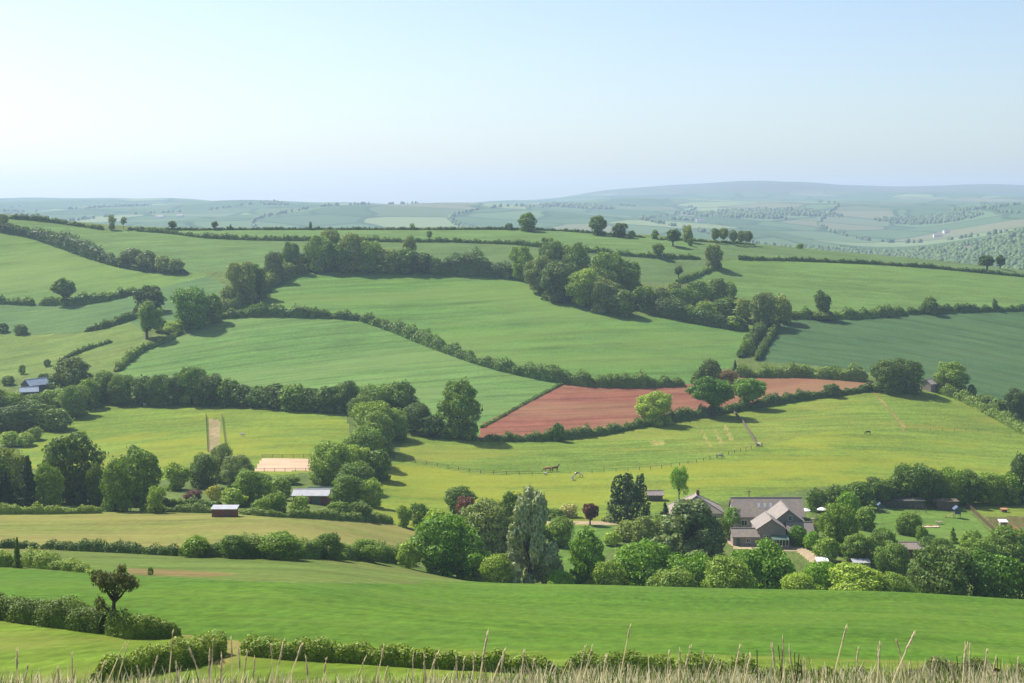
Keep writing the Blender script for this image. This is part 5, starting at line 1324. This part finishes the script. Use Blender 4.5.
def bench(px, py, label):
    x, y = cast(px, py); g = gz(x, y); r = empty('picnic_table', (x, y, g))
    for k in range(4): MB().box((0, -.33 + k * .22, .74), (1.8, .2, .05)).build('slat', 'wood_pale', r)
    for s in (-1, 1):
        MB().box((0, s * .75, .44), (1.8, .28, .05)).build('seat', 'wood_pale', r)
        for a in (-.65, .65): MB().tube([(a, s * .75, -.05), (a, s * .2, .72)], .045, 5).build('leg', 'wood', r)
        MB().box((s * .65, 0, .38), (.06, 1.7, .09)).build('brace', 'wood', r)
    tag(r, label, 'picnic table', 'picnic tables')
bench(939, 524, 'wooden picnic table beside the sandpit')
bench(814, 521, 'wooden picnic table near the white parasols')

flat_shed('hen_house', 'small pale hen house on the vegetable plot', 1003, cast(1003, 526)[1], 1.9, 1.5, 1.2, 'wood_pale', 'white', .3, 'vegetable plot things', 0, .5)
flat_shed('compost_bin', 'low orange covered compost bin on the vegetable plot', 1000, cast(1000, 532)[1], 2.0, 1.4, .7, 'fence_red', 'clay_pot', .1, 'vegetable plot things', 0, 0)
flat_shed('compost_bin', 'little red brown bin in the grass strip beyond the fence', 1004, cast(1004, 512)[1], 1.4, 1.2, .8, 'fence_red', 'clay_pot', .1, 'vegetable plot things', 0, 0)

def rock(px, py, label):
    x, y = cast(px, py); g = gz(x, y); rg = np.random.default_rng(3)
    bmv = []; m = MB()
    r = empty('stone_heap', (x, y, g))
    for k in range(7):
        c = (rg.uniform(-1.6, 1.6), rg.uniform(-.5, .5), rg.uniform(.2, 1.0)); q = rg.uniform(.5, .9)
        d = sphere_dirs(10, rg); top = [tuple(np.array(c) + v * q) for v in d]
        s = MB(); s.add([(c[0] + math.cos(a) * q * rg.uniform(.7, 1.1), c[1] + math.sin(a) * q * rg.uniform(.7, 1.1), c[2] - .4) for a in np.arange(6) * 1.047] + [(c[0] + math.cos(a + .4) * q * .8, c[1] + math.sin(a + .4) * q * .8, c[2] + .3 * rg.uniform(.6, 1.4)) for a in np.arange(6) * 1.047], [(k2, (k2 + 1) % 6, 6 + (k2 + 1) % 6, 6 + k2) for k2 in range(6)] + [tuple(range(6, 12)), (5, 4, 3, 2, 1, 0)])
        s.build('stone', 'canvas', r)
    tag(r, label, 'stones', None)
rock(266, 281, 'little heap of white stones under the wood edge')

# ------------------------------------------------------------------ animals
def animal(name, label, px, py, mat, pose, rz, size=1.0, group='grazing animals', kind='horse'):
    x, y = cast(px, py); g = gz(x, y)
    if kind == 'horse':
        P = [(-.72, 0, 1.22, .27), (-.25, 0, 1.16, .30), (.25, 0, 1.15, .31), (.62, 0, 1.22, .27)]
        if pose == 'graze': N = [(.92, 0, 1.12, .19), (1.18, 0, .78, .14), (1.36, 0, .46, .13), (1.46, 0, .24, .10), (1.52, 0, .06, .075)]
        elif pose == 'lie': N = [(.85, 0, 1.45, .19), (1.02, 0, 1.72, .14), (1.14, 0, 1.86, .13), (1.34, 0, 1.74, .10), (1.50, 0, 1.62, .07)]
        else: N = [(.85, 0, 1.45, .19), (1.05, 0, 1.75, .14), (1.18, 0, 1.92, .13), (1.38, 0, 1.78, .10), (1.55, 0, 1.62, .075)]
        legs = [(.62, .16, 1), (.62, -.16, 1), (-.72, .17, 0), (-.72, -.17, 0)]
    else:
        P = [(-.42, 0, .58, .20), (-.12, 0, .57, .24), (.2, 0, .57, .24), (.42, 0, .60, .19)]
        N = [(.56, 0, .55, .12), (.66, 0, .38, .10), (.72, 0, .22, .09), (.76, 0, .10, .06)] if pose == 'graze' else [(.54, 0, .72, .12), (.64, 0, .86, .11), (.78, 0, .82, .08), (.86, 0, .78, .055)]
        legs = [(.38, .12, 1), (.38, -.12, 1), (-.4, .12, 0), (-.4, -.12, 0)]
    v = [p[:3] for p in P + N]; rad = [p[3] * 1.12 for p in P + N]; e = [(i, i + 1) for i in range(len(v) - 1)]
    k = 1.0 if kind == 'horse' else .48
    for lx, ly, front in legs:
        b = len(v); root = 3 if front else 0
        if front: L = [(lx, ly, .92 * k, .12 * k), (lx + .02, ly, .55 * k, .075 * k), (lx - .02, ly, .14 * k, .05 * k), (lx + .04, ly, .02 * k, .065 * k)]
        else: L = [(lx + .06 * k, ly, .95 * k, .15 * k), (lx - .12 * k, ly, .58 * k, .085 * k), (lx - .06 * k, ly, .16 * k, .05 * k), (lx, ly, .02 * k, .065 * k)]
        v += [q[:3] for q in L]; rad += [q[3] * 1.35 for q in L]; e += [(root, b), (b, b + 1), (b + 1, b + 2), (b + 2, b + 3)]
    b = len(v)
    TL = [(-1.0 * k, 0, 1.18 * k + .02, .05 * k), (-1.1 * k, 0, .85 * k, .06 * k), (-1.08 * k, 0, .55 * k, .03 * k)]
    v += [q[:3] for q in TL]; rad += [q[3] for q in TL]; e += [(0, b), (b, b + 1), (b + 1, b + 2)]
    hd = len(P) + 2; hv = v[hd]   # ears at the poll
    for s in (-1, 1):
        b = len(v); v.append((hv[0] - .03 * k, s * .07 * k, hv[2] + .2 * k)); rad.append(.03 * k); e.append((hd, b))
    me = bpy.data.meshes.new(name); me.from_pydata(v, e, []); me.materials.append(MT[mat])
    o = bpy.data.objects.new(name, me); link(o)
    md = o.modifiers.new('skin', 'SKIN')
    lay = me.skin_vertices[0].data
    for i, q in enumerate(rad): lay[i].radius = (q, q); lay[i].use_root = (i == 1)
    md.use_smooth_shade = True
    o.modifiers.new('sub', 'SUBSURF').levels = 1
    o.modifiers['sub'].render_levels = 1
    o.location = (x, y, g); o.rotation_euler = (0, 0, rz); o.scale = (size,) * 3
    tag(o, label, kind, group)
R_ = math.radians
animal('horse', 'chestnut brown horse standing against a darker one', 547.5, 472, 'horse_chestnut', 'graze', R_(165), 1.15)
animal('horse', 'dark bay horse standing behind the chestnut one', 555, 471.5, 'horse_bay', 'stand', R_(20), 1.15)
animal('horse', 'black and white horse grazing near the brown pair', 578, 477, 'horse_pied', 'graze', R_(-10), 1.05)
animal('goat', 'small white goat facing away near the pied horse', 572.5, 480, 'horse_pied', 'stand', R_(75), 1.5, kind='goat')
animal('sheep', 'small white sheep at the feet of the chestnut horse', 545.5, 474.5, 'wool', 'stand', R_(150), 1.0, kind='sheep')
animal('horse', 'brown and white horse standing at the end of the board fence', 758.5, 446.5, 'horse_skew', 'graze', R_(-60), 1.1)
animal('horse', 'pale grey horse grazing below the oaks', 720, 458.5, 'horse_grey', 'graze', R_(10), 1.05)
animal('horse', 'dark brown horse grazing alone beside the footpath', 868, 434.5, 'horse_dark', 'graze', R_(175), .95)
animal('sheep', 'white sheep in the buttercup meadow beside the pale track', 242, 436, 'wool', 'graze', R_(10), 1.3, kind='sheep')
animal('sheep', 'white sheep under the hedgerow trees above the buttercup meadow', 145, 406, 'wool', 'graze', R_(60), 1.4, kind='sheep')

# ------------------------------------------------------------------ the grassy bank at the camera's feet
def straw_mat(name, c1, c2, trans=.25):
    m, n, l = new_mat(name)
    g = n.new('ShaderNodeNewGeometry')
    col = nmix(n, l, g.outputs['Random Per Island'], c1, c2)
    d = n.new('ShaderNodeBsdfDiffuse'); t = n.new('ShaderNodeBsdfTranslucent'); mx = n.new('ShaderNodeMixShader'); o = n.new('ShaderNodeOutputMaterial')
    l.new(col, d.inputs[0]); l.new(col, t.inputs[0]); mx.inputs[0].default_value = trans
    l.new(d.outputs[0], mx.inputs[1]); l.new(t.outputs[0], mx.inputs[2]); l.new(mx.outputs[0], o.inputs[0])
    return m
MT['straw'] = straw_mat('straw', (0.74, 0.64, 0.42), (0.88, 0.80, 0.58), .55)
MT['blade_green'] = straw_mat('blade_green', (0.13, 0.20, 0.045), (0.30, 0.34, 0.11), .4)
MT['blade_dry'] = straw_mat('blade_dry', (0.42, 0.36, 0.18), (0.85, 0.75, 0.48), .55)
MT['seed'] = straw_mat('seed_head', (0.80, 0.70, 0.48), (0.92, 0.85, 0.66), .6)

def blades(name, label, n, mat, ylo, yhi, wmm, seed, kind='stuff'):
    rg = np.random.default_rng(seed)
    D = rg.uniform(1.7, 4.2, n); px = rg.uniform(-90, 1114, n)
    x = (px - W / 2) / F * D; g = height(x, D)
    tipy = yhi - (yhi - ylo) * rg.uniform(0, 1, n) ** 1.3
    tipy = tipy + np.interp(px, [0, 200, 300, 440, 560, 800, 1024], [5, 6, 9, 5, -3, -3, -5])
    ztip = -(tipy - HY) * D / F
    hgt = np.maximum(.25, ztip - g)
    lean = rg.normal(.012, .05, n) * hgt; leany = rg.normal(0, .04, n) * hgt
    w = wmm / 1000 * rg.uniform(.6, 1.4, n)
    ang = rg.uniform(-.9, .9, n); wx = np.cos(ang) * w; wy = np.sin(ang) * w
    lv = []
    for t, k in ((0, .5), (.8, .5), (.955, .36), (1.0, .06)):
        c = np.stack([x + lean * t ** 6, D + leany * t ** 6, g - .02 + (hgt + .02) * t * (1.0 - .06 * t)], 1)
        off = np.stack([wx * k, wy * k, np.zeros(n)], 1)
        lv.append((c - off, c + off))
    V = np.stack([a for p in lv for a in p], 1)   # n,8,3
    b = np.arange(n)[:, None] * 8
    F_ = np.stack([b + np.array([[0, 1, 3, 2]]), b + np.array([[2, 3, 5, 4]]), b + np.array([[4, 5, 7, 6]])], 1).reshape(-1, 4)
    me = mesh_polys(name, V.reshape(-1, 3), np.full(len(F_), 4), F_.ravel()); me.materials.append(MT[mat])
    tag(link(bpy.data.objects.new(name, me)), label, 'grass', None, kind)
blades('grass', 'green blades of tall rough grass on the near bank', 20000, 'blade_green', 645, 683, 5.5, 11)
blades('dry_grass', 'dry straw blades of tall rough grass on the near bank', 17000, 'blade_dry', 642, 682, 4.2, 12)

blades('seeding_grass', 'fine pale seeding grass along the near bank', 8000, 'straw', 648, 678, 3.0, 13)
STALKS = [  # tip in the picture, sideways lean in pixels from foot to tip, name of a look
    (17, 652, 6), (72, 655, 2), (28, 664, 12), (58, 668, -8), (104, 664, 26), (124, 645, 28), (128, 644, 16), (137, 666, -14), (157, 658, 20), (173, 632, 1), (190, 650, -20),
    (176, 664, 2), (213, 641, -16), (210, 650, 4), (231, 639, 3), (239, 650, -3), (222, 655, 8), (247, 652, 0), (255, 658, 9), (271, 645, -6), (284, 641, 4), (302, 644, 20), (306, 656, -4), (326, 660, 8),
    (365, 658, 16), (384, 646, 5), (388, 666, 10), (413, 656, 3), (424, 656, -4), (437, 654, 18), (456, 657, 0), (464, 660, 8), (474, 651, 3), (488, 632, 9), (505, 650, 30), (503, 656, 9),
    (524, 652, 14), (534, 660, -7), (553, 663, 12), (571, 662, 10), (585, 648, 9), (592, 648, 12), (606, 658, 12), (630, 627, 18), (628, 665, 3), (669, 653, 2), (680, 651, 4), (690, 648, 18),
    (703, 654, -6), (714, 656, 30), (740, 648, 30), (746, 655, 10), (750, 657, 6), (772, 644, 1), (783, 638, 6), (789, 648, -5), (804, 660, 8), (846, 628, 26), (858, 650, 6), (878, 650, 0),
    (880, 646, 0), (897, 642, -16), (914, 634, 26), (909, 664, 3), (933, 660, 6), (966, 646, 3), (970, 646, 2), (987, 652, -3), (996, 658, 8), (1008, 668, -14), (1018, 660, 6), (950, 662, -18)]
def stalk(px, py, lean, i):
    rg = np.random.default_rng(900 + i)
    D = float(rg.uniform(2.2, 3.3)); s = D / F
    tip = Vector(((px - W / 2) * s, D, -(py - HY) * s))
    lean = lean + float(rg.normal(2, 7))
    sl = lean / 75.0 * s
    bx = tip.x - sl * 105; by = D + rg.uniform(-.1, .1)
    base = Vector((bx, by, gz(bx, by) - .02))
    r = empty('grass_stalk', tuple(base))
    pts = [Vector((0, 0, 0)), Vector((0, (D - by) * .5, (tip.z - base.z) * .5)), tip - base - Vector((sl * 98, 0, s * 160)), tip - base - Vector((sl * 75, 0, s * 90)), tip - base - Vector((sl * 38, 0, s * 40)), tip - base - Vector((sl * 17, 0, s * 17)), tip - base]
    MB().tube(pts, [.0018, .0017, .0016, .0015, .0013, .0011, .0006], 5).build('stem', 'straw', r)
    hl = rg.uniform(.022, .05); n = 5; m = MB(); d = (pts[-1] - pts[-2]).normalized()
    fat = rg.uniform(.0009, .0018)
    hp = [pts[-1] - d * hl * (1 - k / n) for k in range(n + 1)]
    m.tube(hp, [fat * .4, fat * .9, fat * 1.1, fat * .95, fat * .7, fat * .25], 6)
    for k in range(14):
        t = rg.uniform(0, 1); c = hp[0].lerp(hp[-1], t); a = rg.uniform(0, 6.28); o = Vector((math.cos(a), math.sin(a), 0)) * fat * 1.0
        m.tube([c, c + o + d * .004, c + o * 1.2 + d * .009], [.0006, .0007, .0002], 4)
    m.build('seed_head', 'seed', r)
    dirn = 'leaning right' if lean > 7 else ('leaning left' if lean < -7 else 'upright')
    fatn = 'plump' if fat > .00135 else 'thin'
    lab = {43: 'tallest pale grass stalk, standing far above its neighbours over the crop', 57: 'long pale grass stalk leaning right beside the dock plant', 62: 'long pale grass stalk leaning right across a left leaning one', 61: 'bright pale grass stalk leaning left behind a long right leaning one'}.get(i, f'dry straw grass stalk {dirn} with {fatn} seed head on the near bank')
    tag(r, lab, 'grass stalk', 'dry grass stalks on the near bank')
for i, (a, b, c) in enumerate(STALKS): stalk(a, b, c, i)

def dock(px, py, hpx, label, mat='hedge', D=3.4, n=70):
    """a dark seeding dock: upright stems with small leaves"""
    rg = np.random.default_rng(int(px)); s = D / F
    x = (px - W / 2) * s; zt = -(py - HY) * s; g = gz(x, D)
    r = empty('dock_plant', (x, D, g)); Ht = zt - g
    st = MB(); P = []
    for k in range(7):
        tx = rg.uniform(-.075, .075); ty = rg.uniform(-.05, .05); hh = Ht * rg.uniform(.86, 1.0)
        pts = [(0, 0, -.02), (tx * .4, ty * .4, hh * .5), (tx, ty, hh)]
        st.tube(pts, [.003, .0025, .001], 5)
        for j in range(n // 3):
            t = rg.uniform(.55, 1.0); P.append((tx * t + rg.normal(0, .007), ty * t + rg.normal(0, .007), hh * t))
    st.build('stem', 'bark', r)
    P = np.array(P); Q = leaf_quads(P, rg.normal(0, 1, P.shape), .013, rg, 2.0, .8)
    me = mesh_quads('foliage', Q); me.materials.append(MT['leaf_' + mat]); link(bpy.data.objects.new('foliage', me), r)
    tag(r, label, 'plant', 'dark weeds on the near bank')
dock(826, 636, 40, 'tall dark dock plant among the dry stalks')
dock(812, 648, 30, 'shorter dark dock plant beside the tall one')
dock(762, 628, 55, 'thin dark weed stem rising above the grass', 'dark', 3.0, 12)
dock(988, 655, 30, 'brown leaved weed in front of the bramble thicket', 'brown')
